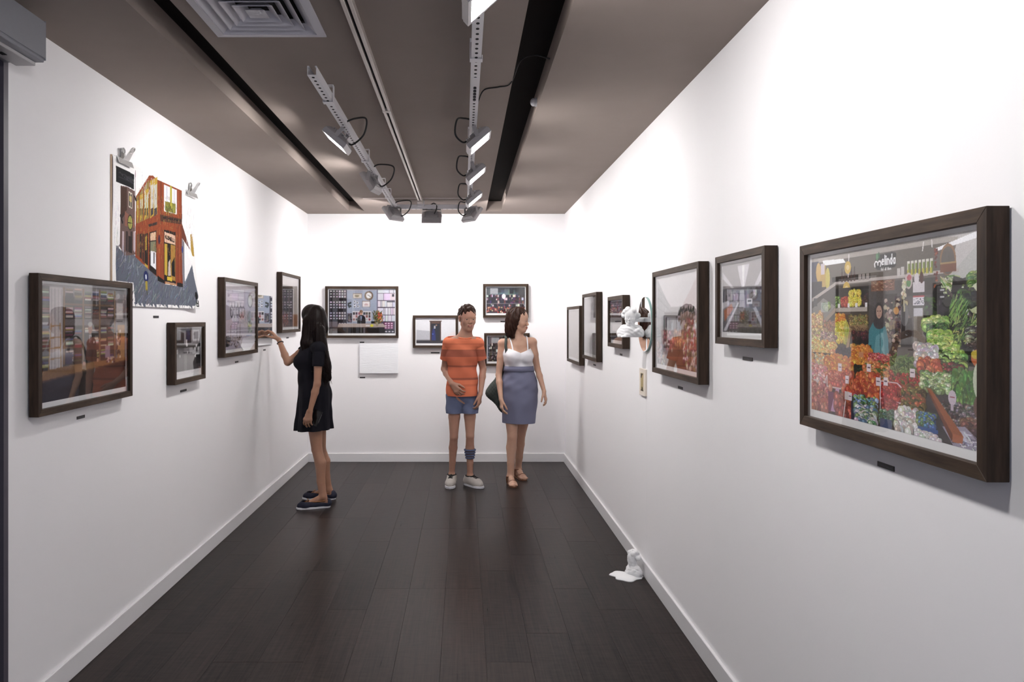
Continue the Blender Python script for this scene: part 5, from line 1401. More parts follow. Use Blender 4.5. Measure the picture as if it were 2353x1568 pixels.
def face_parts(q, s, parent, lip, iris):
    """Eyes with iris, and lips, set into the head."""
    for l in (1, -1):
        bm = bmesh.new()
        bmesh.ops.create_uvsphere(bm, u_segments=16, v_segments=10, radius=.0105 * s, matrix=Matrix.Translation(q(.0785, -.002, l * .031)))
        eye = shell('eye', bm, M['eye_white'], parent)
        bm = bmesh.new()
        bmesh.ops.create_uvsphere(bm, u_segments=12, v_segments=8, radius=.0074 * s, matrix=Matrix.Translation(q(.0828, -.002, l * .031)))
        o = bm_obj('iris', bm, iris, eye, True)
        bm = bmesh.new()
        add_tube(bm, [q(.0855, .020, l * .012), q(.0855, .0245, l * .026), q(.078, .021, l * .044)], .0032 * s, 6)
        shell('eyebrow', bm, lip[1], parent)
    bm = bmesh.new()
    add_tube(bm, [q(.084, -.0590, .021), q(.0935, -.0570, .008), q(.0945, -.0585, 0), q(.0935, -.0570, -.008), q(.084, -.0590, -.021)], .0042 * s, 6)
    add_tube(bm, [q(.083, -.0625, .019), q(.0920, -.0655, .008), q(.0930, -.0665, 0), q(.0920, -.0655, -.008), q(.083, -.0625, -.019)], .0046 * s, 6)
    shell('lips', bm, lip[0], parent)

def hand_prims(w, D, N, T, s=1.0, curl=(.35, .5, .35), spread=.10, thumb=(.55, .75, .25), idx=None):
    """Palm and five fingers: w wrist, D where the fingers point, N where the palm faces, T towards the thumb."""
    w, D, N, T = Vector(w), Vector(D).normalized(), Vector(N).normalized(), Vector(T).normalized()
    palm, fing = [], []
    for k, (off, base, ln) in enumerate(((.029, .088, .074), (.0095, .093, .082), (-.0105, .089, .076), (-.029, .080, .060))):
        kn = w + (D * base + T * off) * s
        palm.append(prim(w + (D * .012 + T * off * .45) * s, kn, .0125 * s, .0105 * s))
        d = (D + T * spread * (1.5 - k)).normalized()
        p, ang = kn, 0
        cu = curl if not (idx and k == 0) else idx
        for j, (fr, r0, r1) in enumerate(((.46, .0092, .0082), (.30, .0082, .0074), (.24, .0074, .0062))):
            ang += cu[j]
            dd = d * math.cos(ang) + N * math.sin(ang)
            e = p + dd * ln * fr * s
            fing.append(prim(p, e, r0 * s, r1 * s)); p = e
    p = w + (D * .018 + T * .018 + N * .006) * s
    d = (D * thumb[0] + T * thumb[1] + N * thumb[2]).normalized()
    d2 = (D * (thumb[0] + .55) + T * thumb[1] * .55 + N * (thumb[2] + .25)).normalized()
    e = p + d * .046 * s; fing.append(prim(p, e, .0145 * s, .0110 * s))
    f = e + d2 * .032 * s; fing.append(prim(e, f, .0108 * s, .0095 * s))
    g = f + d2 * .025 * s; fing.append(prim(f, g, .0095 * s, .0075 * s))
    return [(.014 * s, palm), (.0035 * s, fing)]

def arm_prims(S, E, W, s=1.0):
    S, E, W = Vector(S), Vector(E), Vector(W)
    up = [prim(S, S.lerp(E, .45), .046 * s, .041 * s), prim(S.lerp(E, .45), E, .040 * s, .032 * s)]
    fo = [prim(E, E.lerp(W, .32), .032 * s, .033 * s), prim(E.lerp(W, .32), W, .033 * s, .0215 * s)]
    return up, fo
def leg_prims(H, K, A, back, s=1.0):
    H, K, A, back = Vector(H), Vector(K), Vector(A), Vector(back).normalized()
    C = K.lerp(A, .30) + back * .016 * s
    return [prim(H, H.lerp(K, .5), .076 * s, .067 * s), prim(H.lerp(K, .5), K, .067 * s, .047 * s), prim(K, C, .046 * s, .049 * s), prim(C, K.lerp(A, .68), .049 * s, .036 * s), prim(K.lerp(A, .68), A, .038 * s, .031 * s)]
def foot_prims(A, toe, s=1.0, shod=False):
    """Ankle to toe along the floor; heel behind the ankle."""
    A, toe = Vector(A), Vector(toe)
    d = toe - A; d.z = 0; L = d.length; d.normalize()
    heel = V(A.x, A.y, .034) - d * .035 * s
    ball = V(A.x, A.y, .026) + d * (L - .065 * s)
    side = d.cross(V(0, 0, 1))
    if shod:
        tp = ball + d * .012 * s; k = .80
        return [prim(A, heel, .031 * s, .024 * s), prim(A + V(0, 0, -.01), tp, .031 * s, .020 * s), prim(heel, tp, .024 * s, .020 * s)], d, side, heel, ball
    out = [prim(A, heel, .031 * s, .030 * s), prim(A + V(0, 0, -.01), ball, .032 * s, .026 * s), prim(heel, ball, .028 * s, .026 * s), prim(ball + side * .016 * s, ball - side * .014 * s, .024 * s), prim(ball, V(toe.x, toe.y, .020), .027 * s, .018 * s)]
    return out, d, side, heel, ball

def skin_mat(name, col):
    m = plain(name, col, .5, spec=.35, noise=.06, scale=40)
    b = m.node_tree.nodes['Principled BSDF']
    b.inputs['Subsurface Weight'].default_value = .12
    b.inputs['Subsurface Radius'].default_value = (.02, .008, .004)
    b.inputs['Subsurface Scale'].default_value = .5
    return m
M['skin_a'] = skin_mat('tanned_skin', srgb(160, 120, 98))
M['skin_b'] = skin_mat('light_skin', srgb(192, 153, 132))
M['skin_c'] = skin_mat('pink_skin', srgb(178, 136, 117))
M['eye_white'] = plain('eye_white', (.55, .53, .52, 1), .4)
M['iris'] = plain('dark_iris', srgb(40, 26, 20), .5)
M['lips'] = plain('lips', srgb(160, 92, 84), .4)
def hair_mat(name, c0, c1):
    m = wood_mat(name, (220, 220, 7), c0, c1, .42)
    m.node_tree.nodes['Principled BSDF'].inputs['Specular IOR Level'].default_value = .12
    return m
M['hair_a'] = hair_mat('long_dark_hair', srgb(9, 6, 7), srgb(31, 20, 18))
M['hair_b'] = hair_mat('dark_brown_hair', srgb(26, 16, 13), srgb(66, 43, 34))
M['navy_cloth'] = plain('black_jersey', srgb(17, 16, 24), .85, spec=.2, noise=.2, scale=160)
M['shoe_navy'] = plain('navy_canvas', srgb(24, 26, 46), .8, noise=.1, scale=200)
M['tan_leather'] = plain('tan_leather', srgb(136, 88, 48), .55, noise=.1, scale=80)
M['sole_white'] = plain('white_rubber', (.68, .68, .72, 1), .6)
M['phone'] = plain('black_phone_glass', srgb(16, 16, 18), .12)
M['phone_edge'] = plain('silver_phone_edge', srgb(190, 190, 196), .25, metal=.7)
M['camisole'] = plain('white_cotton', (.80, .79, .83, 1), .85, bump=.3, bscale=120)
M['skirt'] = plain('grey_blue_denim', srgb(112, 114, 138), .85, noise=.10, scale=220)
M['sandal'] = plain('brown_sandal_leather', srgb(120, 78, 56), .5, noise=.1, scale=60)
M['bag'] = plain('grey_green_woven_bag', srgb(66, 72, 68), .9, noise=.45, scale=110, bump=.6, bscale=140)
M['denim'] = plain('blue_denim', srgb(96, 104, 132), .9, noise=.16, scale=180)
M['sneaker'] = plain('grey_canvas_shoe', srgb(176, 170, 164), .85, noise=.12, scale=150)
M['shoe_lining'] = plain('black_shoe_lining', srgb(30, 28, 28), .9)
M['sock'] = plain('blue_striped_band', srgb(84, 92, 122), .9, noise=.2, scale=90)
def shirt_mat():
    m, nt, b = mat_new('orange_striped_jersey')
    b.inputs['Roughness'].default_value = .9; b.inputs['Specular IOR Level'].default_value = .2
    tc = nt.nodes.new('ShaderNodeTexCoord'); sx = nt.nodes.new('ShaderNodeSeparateXYZ'); nt.links.new(tc.outputs['Object'], sx.inputs[0])
    mr = nt.nodes.new('ShaderNodeMapRange'); mr.inputs['From Min'].default_value = .80; mr.inputs['From Max'].default_value = 1.45
    nt.links.new(sx.outputs['Z'], mr.inputs['Value'])
    cr = nt.nodes.new('ShaderNodeValToRGB'); cr.color_ramp.interpolation = 'CONSTANT'
    O, D, D2 = srgb(216, 122, 90), srgb(158, 90, 72), srgb(200, 110, 82)
    st = [(.0, O), (.925, D2), (.945, O), (.985, D), (1.005, D2), (1.10, D), (1.115, D2), (1.195, D), (1.262, O), (1.305, D2), (1.318, O)]
    el = cr.color_ramp.elements
    while len(el) < len(st): el.new(1.0)
    for e_, (z, c) in zip(el, st): e_.position = max(0, (z - .80) / .65); e_.color = c
    nt.links.new(mr.outputs[0], cr.inputs[0]); nt.links.new(cr.outputs[0], b.inputs['Base Color'])
    return m
M['shirt'] = shirt_mat()

def sole(bm, pts, z0, z1):
    add_prism(bm, pts, 'z', z0, z1)
def sole_outline(heel, ball, toe, d, side, s=1.0, g=0.0):
    w0, w1 = (.030 + g) * s, (.041 + g) * s
    h, b, t = Vector(heel), Vector(ball), Vector(toe)
    P = []
    for a in range(7):
        t_ = math.pi * (a / 6); P.append(h - d * math.sin(t_) * w0 + side * math.cos(t_) * w0)
    P.append(h.lerp(b, .5) - side * w0 * 1.0); P.append(b - side * w1)
    for a in range(1, 6):
        t_ = math.pi * (a / 6); P.append(b + d * math.sin(t_) * ((t - b).length + g) - side * math.cos(t_) * w1)
    P.append(b + side * w1); P.append(h.lerp(b, .5) + side * w0 * 1.0)
    return [(p.x, p.y) for p in P]

# ------------------------------------------------------------------ woman in the black dress, facing the left wall
def woman_dress():
    e = empty('person', (PX(722, 1150, 6.25).x, 6.25, 0))
    tag(e, 'woman in a short black dress with long dark hair reaching up to the left wall', 'person', None)
    F, U, L = V(-1, 0, 0), V(0, 0, 1), V(0, -1, 0)       # forward, up, her left (towards the camera)
    pel = PX(724, 908, 6.25); wst = PX(713, 868, 6.25); che = PX(715, 828, 6.25); nb = PX(722, 797, 6.25)
    hd = V(PX(720, 0, 6.25).x, 6.25, 1.538)
    SL_ = V(PX(733, 0, 6.09).x, 6.09, 1.300); SR_ = V(PX(711, 0, 6.41).x, 6.41, 1.300)
    EL_ = PX(729, 882, 6.04); WL_ = PX(713, 943, 6.02)
    ER_ = PX(661, 833, 6.26); WR_ = PX(641, 781, 6.33)
    HL_, HR_ = pel + L * .085 + U * -.03, pel - L * .085 + U * -.03
    KL_, AL_ = PX(728, 1033, 6.16), PX(742, 1140, 6.12)
    KR_, AR_ = PX(737, 1033, 6.36), PX(755, 1123, 6.40)
    torso = [prim(pel + U * .02, pel + U * .0, .145, .15, F, 1.30), prim(pel + U * .02, wst, .14, .112, F, 1.35), prim(wst, che, .112, .128, F, 1.32), prim(che, che + U * .05, .128, .115, F, 1.35),
             prim(SL_, SR_, .048), prim(nb + U * -.03, nb + U * .0, .075, .055), prim(nb, hd + U * -.07 + F * .0, .051, .049)]
    bust = [prim(che + F * .062 + L * .058 + U * -.005, che + F * .070 + L * .056 + U * -.01, .055), prim(che + F * .062 - L * .058 + U * -.005, che + F * .070 - L * .056 + U * -.01, .055)]
    ul, fl_ = arm_prims(SL_, EL_, WL_, .88); ur, fr_ = arm_prims(SR_, ER_, WR_, .88)
    ll = leg_prims(HL_, KL_, AL_, (1, 0, 0), .92); lr = leg_prims(HR_, KR_, AR_, (1, 0, 0), .92)
    TL_, TR_ = PX(683, 1168, 6.06), PX(697, 1146, 6.41)
    ftl, dl, sl_, hl_, bl_ = foot_prims(AL_, TL_, .9, True); ftr, dr_, sr_, hr_, br_ = foot_prims(AR_, TR_, .9, True)
    Fh = V(-.86, .5, .03).normalized(); Lh = V(0, 0, 1).cross(Fh)
    hg, q = head_prims(hd, Fh, V(.0, 0, 1), Lh, .98)
    hl = hand_prims(WL_, V(-.26, -.02, -.96), V(.30, .85, -.1), V(-.95, .25, .2), .92, curl=(.30, .45, .35), thumb=(.75, .45, .45))
    hr = hand_prims(WR_, V(-.62, .05, .62), V(-.72, -.1, -.66), V(-.10, -.95, .25), .90, curl=(.70, .75, .5), idx=(.30, .85, .45), spread=.06, thumb=(.85, .20, .60))
    groups = [(.03, torso + bust), (.012, ul + fl_), (.012, ur + fr_), (.010, ll), (.010, lr), (.014, ftl), (.014, ftr)] + hg + hl + hr
    blend('body', groups, .0052, M['skin_a'], e, kk=.015)
    face_parts(q, .98, e, (M['lips'], M['hair_a']), M['iris'])
    # dress
    hem = PX(721, 0, 6.25); hem.z = .632
    sk = [prim(wst + U * -.02, pel + U * .0, .118, .158, F, 1.22), prim(pel, V(hem.x, 6.25, .60), .158, .188, F, 1.20)]
    slv_l = [fat(p, .012) for p in arm_prims(SL_, EL_, WL_, .88)[0][:1]]; slv_r = [prim(SR_, SR_.lerp(ER_, .30), .054, .050)]
    tors = [fat(p, .012) for p in torso[:5]] + [fat(p, .012) for p in bust]
    cl, cr = SL_.lerp(EL_, .52), SR_.lerp(ER_, .34)
    def folds(P, N):
        a = np.arctan2(P[:, 1] - 6.25, P[:, 0] - pel.x)
        h = np.clip((1.0 - P[:, 2]) / .38, 0, 1)
        return (np.sin(a * 9 + 1.2) * .011 + np.sin(a * 17 + P[:, 2] * 4) * .005) * h + np.sin(P[:, 2] * 42 + np.sin(a * 3) * 2) * .0015
    for sv, c_, ax_ in ((slv_l, cl, EL_ - SL_), (slv_r, cr, ER_ - SR_)):
        blend('sleeve', [(.02, sv)], .0055, M['navy_cloth'], e, solid=.003, cuts=[(c_, ax_, .2)])
    blend('dress', [(.025, tors + sk)], .006, M['navy_cloth'], e, kk=.03, disp=folds, solid=.004,
          cuts=[(V(hem.x, 6.25, .625), (.03, 0, -1), .6), (nb + U * -.012, (F * .5 + U), .10)])
    # hair: a cap over the head and a long straight fall down the back
    def c3(px, py, Y): return PX(px, py, Y)
    cap = [prim(q(-.022, .034), q(.020, .044), .091, .085, Lh, 1.06), prim(q(-.045, -.01), q(-.06, -.07), .082, .074, Lh, .92)]
    fall = [prim(c3(727, 745, 6.24), c3(729, 800, 6.22), .088, .082, F, 1.25), prim(c3(729, 800, 6.20), c3(748, 842, 6.14), .084, .058, F, 1.30), prim(c3(748, 842, 6.14), c3(757, 868, 6.13), .058, .024, F, 1.4),
            prim(c3(707, 738, 6.17), c3(702, 790, 6.15), .040, .034, L, 1.5), prim(c3(702, 790, 6.15), c3(698, 812, 6.15), .034, .012, L, 1.5),
            prim(c3(733, 760, 6.14), c3(746, 832, 6.10), .048, .040, L, 1.5)]
    def strands(P, N):
        a = np.arctan2(P[:, 1] - 6.24, P[:, 0] - PX(728, 0, 6.24).x)
        g = np.clip((1.56 - P[:, 2]) / .1, .15, 1)
        return (np.sin(a * 31 + P[:, 2] * 5) * .0022 + np.sin(a * 67 + 2 * np.sin(P[:, 2] * 9)) * .0014 + np.sin(a * 11 + P[:, 2] * 3) * .003) * g
    hair = blend('hair', [(.02, cap), (.03, fall)], .0055, M['hair_a'], e, kk=.03, disp=strands)
    bm = bmesh.new(); rr = random.Random(3)
    for k in range(300):                                # loose strands along the fall
        t = rr.uniform(0, 1)
        x0 = PX(rr.uniform(724, 754), 0, 6.2).x; y0 = rr.uniform(6.06, 6.22)
        z0 = rr.uniform(1.10, 1.30)
        x1 = PX(757, 0, 6.2).x + rr.gauss(-.010, .018); y1 = 6.12 + rr.gauss(0, .025); z1 = 1.045 + rr.gauss(0, .035) + abs(x1 - PX(760, 0, 6.2).x) * .5
        xm = max(x0, x1) * .6 + min(x0, x1) * .4
        add_tube(bm, spline([(x0, y0, z0), ((x0 + x1) / 2 + .012, (y0 + y1) / 2, (z0 + z1) / 2), (x1, y1, z1)], 4), .0042, 5, r_end=.0008)
    st = bm_obj('hair_strands', bm, M['hair_a'], hair, True); st['kind'] = 'stuff'
    # black band on the raised wrist
    ax = (WR_ - ER_).normalized(); c = ER_.lerp(WR_, .86); u = ax.cross(V(0, 1, 0)).normalized(); v = ax.cross(u)
    bm = bmesh.new(); add_tube(bm, [c + (u * math.cos(t) + v * math.sin(t)) * .0255 for t in [2 * math.pi * k / 24 for k in range(24)]], .0042, 6, closed=True)
    shell('wrist_band', bm, M['black_rubber'], e)
    # deck shoes
    for A, toe, d, side, heel, ball, ft in ((AL_, TL_, dl, sl_, hl_, bl_, ftl), (AR_, TR_, dr_, sr_, hr_, br_, ftr)):
        T = V(toe.x, toe.y, 0) + d * .006; H = V(heel.x, heel.y, 0); B_ = V(ball.x, ball.y, 0)
        sh = empty('shoe'); sh.parent = e; sh.location = -Vector(e.location)
        bm = bmesh.new(); sole(bm, sole_outline(H, B_, T, d, side, .93, .004), .0, .017)
        bmesh.ops.bevel(bm, geom=[x_ for x_ in bm.edges if abs(x_.verts[0].co.z - x_.verts[1].co.z) < 1e-5], offset=.003, segments=1, affect='EDGES')
        bm_obj('sole', bm, M['sole_white'], sh)
        up = [prim(H + U * .036, B_ + U * .030, .034, .036, side, .95), prim(H + U * .036 - d * .004, H + U * .046, .034, .031), prim(B_ + U * .030 + side * .008, B_ + U * .03 - side * .008, .034), prim(B_ + U * .030, T + U * .026 - d * .028, .036, .025)]
        mid = H.lerp(B_, .45)
        bm2 = blend('upper', [(.02, up)], .0045, M['shoe_navy'], None, cuts=[(V(0, 0, .0155) + H, (0, 0, -1), .5), (mid + U * .054 + d * .02, (U - d * .10), .105)], solid=.003)
        bm2.parent = sh
        # tan collar and bow
        bm = bmesh.new()
        ring = []
        for k in range(20):
            t_ = 2 * math.pi * k / 20
            p = mid - d * .012 + d * math.cos(t_) * .070 + side * math.sin(t_) * .032
            ring.append(V(p.x, p.y, .0535 + .006 * (1 - math.cos(t_)) * .4 + .002))
        add_tube(bm, ring, .0052, 6, closed=True); bm_obj('collar', bm, M['tan_leather'], sh, True)
        bm = bmesh.new(); bc = mid + d * .068 + U * .066
        for s_ in (1, -1):
            add_tube(bm, [bc, bc + side * s_ * .018 + U * .010 + d * .004, bc + side * s_ * .028 + U * .001, bc + side * s_ * .014 - U * .002, bc], .0034, 6)
            add_tube(bm, [bc, bc + side * s_ * .012 + d * .016 - U * .006, bc + side * s_ * .016 + d * .03 - U * .016], .003, 6)
        bm_obj('bow', bm, M['tan_leather'], sh, True)
    # phone in the lowered hand
    ph = empty('mobile_phone', PX(726, 961, 6.07))
    tag(ph, 'dark mobile phone in the lowered hand of the woman in the black dress', 'phone')
    ph.rotation_euler = (0, math.radians(22), math.radians(-8))
    bm = bmesh.new(); add_box(bm, (-.034, -.004, -.066), (.034, .004, .066)); bmesh.ops.bevel(bm, geom=bm.edges[:], offset=.003, segments=2, affect='EDGES'); bm_obj('case', bm, M['phone'], ph)
    box('screen', (-.031, -.0048, -.062), (.031, -.0040, .062), M['phone'], ph)
    box('edge_trim', (.0335, -.0025, -.03), (.0348, .0025, .045), M['phone_edge'], ph)
    return e
woman_dress()

# ------------------------------------------------------------------ woman in the grey skirt, facing the room, head turned to the right
def woman_skirt():
    Yc = 7.06
    e = empty('person', (PX(1190, 0, Yc).x, Yc, 0))
    tag(e, 'woman in a white top and grey blue skirt looking to the right', 'person')
    U = V(0, 0, 1)
    F = V(.16, -1, 0).normalized(); L = U.cross(F)            # her left is to the right of the picture
    pel = PX(1194, 893, Yc); wst = PX(1192, 846, Yc); che = PX(1190, 816, Yc); nb = PX(1190, 784, Yc)
    hd = V(PX(1190, 0, Yc).x, Yc - .01, 1.525)
    SRt = PX(1155, 790, 7.08); SLt = PX(1223, 787, 7.04)
    ER_ = PX(1146, 862, 7.04); WR_ = PX(1151, 917, 6.92)
    EL_ = PX(1235, 848, 7.06); WL_ = PX(1250, 899, 6.98)
    HR_, HL_ = pel - L * .085 - U * .03, pel + L * .085 - U * .03
    KR_, AR_ = PX(1177, 1003, 7.0), PX(1173, 1092, 7.0)
    KL_, AL_ = PX(1197, 998, 7.17), PX(1191, 1075, 7.28)
    TR_, TL_ = PX(1181, 1120, 6.84), PX(1206, 1099, 7.14)
    torso = [prim(pel + U * .02, pel, .150, .155, F, 1.28), prim(pel + U * .02, wst, .145, .116, F, 1.35), prim(wst, che, .116, .128, F, 1.30), prim(che, che + U * .05, .128, .112, F, 1.40), prim(SLt, SRt, .042), prim(nb + U * .002, SLt + U * .006, .036, .030), prim(nb + U * .002, SRt + U * .006, .036, .030), prim(nb + U * -.035, nb, .070, .050), prim(nb, hd - U * .07, .050, .048)]
    bust = [prim(che + F * .062 + L * .062 + U * -.008, che + F * .074 + L * .06 + U * -.012, .060), prim(che + F * .062 - L * .062 + U * -.008, che + F * .074 - L * .06 + U * -.012, .060)]
    ul, fl_ = arm_prims(SLt, EL_, WL_, .86); ur, fr_ = arm_prims(SRt, ER_, WR_, .90)
    ll = leg_prims(HL_, KL_, AL_, -F, .95); lr = leg_prims(HR_, KR_, AR_, -F, .98)
    ftr, d1, s1, h1, b1 = foot_prims(AR_, TR_, .92); ftl, d2, s2, h2, b2 = foot_prims(AL_, TL_, .92)
    toes = []
    for bb, tt, d, sd in ((b1, TR_, d1, s1), (b2, TL_, d2, s2)):
        for k in range(5):
            o_ = (k - 2) * .0145
            toes.append(prim(Vector((bb.x, bb.y, .024)) + sd * o_, Vector((tt.x, tt.y, .018)) + sd * o_ * 1.05 - d * (abs(k - 2) * .006), .0105, .0085))
    Fh = V(.93, -.36, -.04).normalized(); Lh = U.cross(Fh).normalized()
    hg, q = head_prims(hd, Fh, V(.04, 0, 1), Lh, .99)
    hr = hand_prims(WR_, V(.08, -.10, -1), V(.9, .2, .0), V(.1, -.98, .1), .92, curl=(.35, .5, .4), thumb=(.8, .4, .4))
    hl = hand_prims(WL_, V(.20, -.10, -.95), V(-.9, .3, .1), V(-.2, -.95, .1), .90, curl=(.25, .4, .3), thumb=(.75, .5, .3))
    groups = [(.03, torso + bust), (.012, ul + fl_), (.012, ur + fr_), (.010, ll), (.010, lr), (.014, ftl), (.014, ftr), (.003, toes)] + hg + hl + hr
    blend('body', groups, .0055, M['skin_b'], e, kk=.015)
    face_parts(q, .99, e, (M['lips'], M['hair_b']), M['iris'])
    # camisole
    tors = [fat(p, .010) for p in torso[1:4]] + [fat(p, .011) for p in bust]
    def wr(P, N): return np.sin(P[:, 2] * 90 + P[:, 0] * 30) * .0012
    top = blend('camisole', [(.03, tors)], .0055, M['camisole'], e, kk=.03, disp=wr, solid=.003,
          cuts=[(wst - U * .03, -U, .5), (che + U * .052 + F * .06 - L * .05, (U + L * .55), .5), (che + U * .052 + F * .06 + L * .06, (U - L * .55), .5)] if False else [(wst - U * .02, -U, .5), (che + U * .022 + F * .11, U - L * .42 - F * .05, lambda c: (c - che).dot(L) >= 0), (che + U * .022 + F * .11, U + L * .42 - F * .05, lambda c: (c - che).dot(L) < 0), (che + U * .062, U, .5)])
    for s_ in (1, -1):
        bm = bmesh.new()
        a = che + F * .110 + L * s_ * .070 + U * .035; b = (SLt if s_ > 0 else SRt).lerp(nb, .42) + U * .046 + F * .012; c_ = b - F * .085 - U * .08
        add_tube(bm, spline([a, a.lerp(b, .5) + F * .012 + U * .008, b, c_], 6), .0065, 6)
        shell('shoulder_strap', bm, M['camisole'], e)
    # skirt
    sk = [prim(wst - U * .01, pel + U * .02, .136, .168, F, 1.26), prim(pel + U * .02, pel - U * .12, .170, .168, F, 1.24), prim(pel - U * .12, V(pel.x - .01, Yc, .52), .168, .152, F, 1.2)]
    def sf(P, N):
        a = np.arctan2(P[:, 1] - Yc, P[:, 0] - pel.x)
        return np.sin(a * 5 + P[:, 2] * 6) * .003 + (np.sin(P[:, 2] * 46 + a * 4) * .0022 + np.sin(P[:, 2] * 75 - a * 6) * .0014) * np.exp(-((P[:, 2] - .93) / .12) ** 2) + np.sin(P[:, 2] * 30 - P[:, 0] * 25) * .0015
    blend('skirt', [(.03, sk)], .006, M['skirt'], e, kk=.03, disp=sf, solid=.004, cuts=[(V(pel.x, Yc, .566), (-.02, 0, -1), .6), (wst + U * .012, U, .5)])
    bm = bmesh.new()      # waistband
    ring = [wst + U * .004 + L * math.cos(t) * .139 + F * math.sin(t) * .111 for t in [2 * math.pi * k / 40 for k in range(40)]]
    for k in range(40):
        a, b = ring[k], ring[(k + 1) % 40]
        pass
    lo = [bm.verts.new(p - U * .034 + (p - wst) * .07) for p in ring]; hi = [bm.verts.new(p + U * .016) for p in ring]
    for k in range(40): bm.faces.new((lo[k], lo[(k + 1) % 40], hi[(k + 1) % 40], hi[k]))
    wb = shell('waistband', bm, M['skirt'], e); wb.modifiers.new('t', 'SOLIDIFY').thickness = .004
    # hair: half tied up, falling to the shoulder
    cap = [prim(q(-.030, .034), q(.000, .050), .090, .082, Lh, 1.04), prim(q(-.055, .062), q(-.062, .066), .046, .042), prim(q(-.012, .010, -.052), q(-.030, -.05, -.05), .045, .042), prim(q(-.012, .010, .052), q(-.030, -.05, .05), .040, .038)]
    fall = [prim(q(-.055, -.01), q(-.062, -.10), .066, .058, Lh, .85), prim(q(-.062, -.10), q(-.070, -.165), .058, .026, Fh, 1.3), prim(q(-.035, -.05, -.050), q(-.030, -.15, -.052), .034, .020), prim(q(-.040, -.05, .046), q(-.034, -.13, .05), .032, .018)]
    def strands(P, N):
        a = np.arctan2(P[:, 1] - hd.y, P[:, 0] - hd.x)
        return np.sin(a * 23 + P[:, 2] * 30) * .0028 + np.sin(a * 9 - P[:, 2] * 22) * .004 + np.sin(P[:, 2] * 120 + a * 8) * .0012
    hair = blend('hair', [(.02, cap), (.02, fall)], .0055, M['hair_b'], e, kk=.02, disp=strands)
    bm = bmesh.new(); rr = random.Random(9)
    for k in range(110):
        a = rr.uniform(-1.3, 1.3)
        p0 = q(-.045 + rr.uniform(-.02, .02), rr.uniform(-.02, -.06), math.sin(a) * .06) - Fh * (math.cos(a) * .02)
        p2 = p0 + V(rr.gauss(-.01, .014), rr.gauss(-.012, .012), -rr.uniform(.07, .13))
        add_tube(bm, spline([p0, (p0 + p2) / 2 + V(rr.gauss(0, .008), rr.gauss(-.008, .006), 0), p2], 4), .0032, 5, r_end=.0008)
    st = bm_obj('hair_strands', bm, M['hair_b'], hair, True); st['kind'] = 'stuff'
    # sandals
    for A, toe, d, side, heel, ball in ((AR_, TR_, d1, s1, h1, b1), (AL_, TL_, d2, s2, h2, b2)):
        sh = empty('sandal'); sh.parent = e; sh.location = -Vector(e.location)
        T = V(toe.x, toe.y, 0) + d * .010; H = V(heel.x, heel.y, 0); B_ = V(ball.x, ball.y, 0)
        bm = bmesh.new(); sole(bm, sole_outline(H, B_, T, d, side, .95, .003), 0, .012); bm_obj('sole', bm, M['sandal'], sh)
        def strap(points, r, name):
            bm = bmesh.new(); pts = spline(points, 5)
            for i in range(len(pts) - 1):
                pass
            add_tube(bm, pts, r, 6); bm_obj(name, bm, M['sandal'], sh, True)
        m = H.lerp(B_, .98)
        for k, fw in enumerate((-.022, -.008, .006)):
            strap([m + d * fw + side * .040 + U * .012, m + d * fw + side * .030 + U * .042, m + d * fw + U * .055, m + d * fw - side * .030 + U * .042, m + d * fw - side * .040 + U * .012], .0058, 'toe_strap')
        m = V(A.x, A.y, 0)
        ringp = [V(A.x, A.y, A.z - .012) + d * math.cos(t) * .040 + side * math.sin(t) * .036 for t in [2 * math.pi * k / 18 for k in range(18)]]
        bm = bmesh.new(); add_tube(bm, ringp, .0065, 6, closed=True); bm_obj('ankle_strap', bm, M['sandal'], sh, True)
        for s_ in (1, -1): strap([m + side * s_ * .032 + U * .012 - d * .012, m + side * s_ * .037 + U * .045, m + side * s_ * .036 + U * (A.z - .012)], .006, 'side_strap')
    # shoulder bag
    bg = empty('shoulder_bag', PX(1140, 905, 7.20))
    tag(bg, 'dark grey green shoulder bag hanging at the side of the woman in the skirt', 'bag')
    def bp(P, N): return np.sin(P[:, 2] * 48 + P[:, 0] * 30) * .003 + np.sin(P[:, 2] * 170) * np.sin(P[:, 0] * 190) * .0012
    sd = V(.25, .95, .0)
    body = [prim(PX(1154, 858, 7.20), PX(1132, 902, 7.20), .034, .060, sd, 1.5), prim(PX(1154, 858, 7.20), PX(1157, 935, 7.20), .030, .052, sd, 1.5), prim(PX(1132, 902, 7.20), PX(1160, 940, 7.20), .060, .042, sd, 1.5)]
    b_ = blend('bag_body', [(.03, body)], .006, M['bag'], None, disp=bp); b_.parent = bg; b_.location = -Vector(bg.location)
    bm = bmesh.new()
    tp = SRt.lerp(nb, .18) + U * .052
    pts = spline([PX(1152, 868, 7.16), PX(1163, 820, 7.00), PX(1162, 795, 6.985), tp + F * .02, tp - F * .06, PX(1150, 815, 7.22), PX(1146, 868, 7.23)], 7)
    rings = []
    for i, p in enumerate(pts):
        t = (pts[min(i + 1, len(pts) - 1)] - pts[max(i - 1, 0)]).normalized(); a = t.cross(F if abs(t.dot(F)) < .8 else U).normalized(); b = a.cross(t)
        rings.append([bm.verts.new(p + a * sx * .012 + b * sy * .003) for sx, sy in ((-1, -1), (1, -1), (1, 1), (-1, 1))])
    for i in range(len(rings) - 1):
        for k in range(4): bm.faces.new((rings[i][k], rings[i][(k + 1) % 4], rings[i + 1][(k + 1) % 4], rings[i + 1][k]))
    s_ = bm_obj('bag_strap', bm, M['bag'], bg, True); s_.location = -Vector(bg.location)
    return e
woman_skirt()

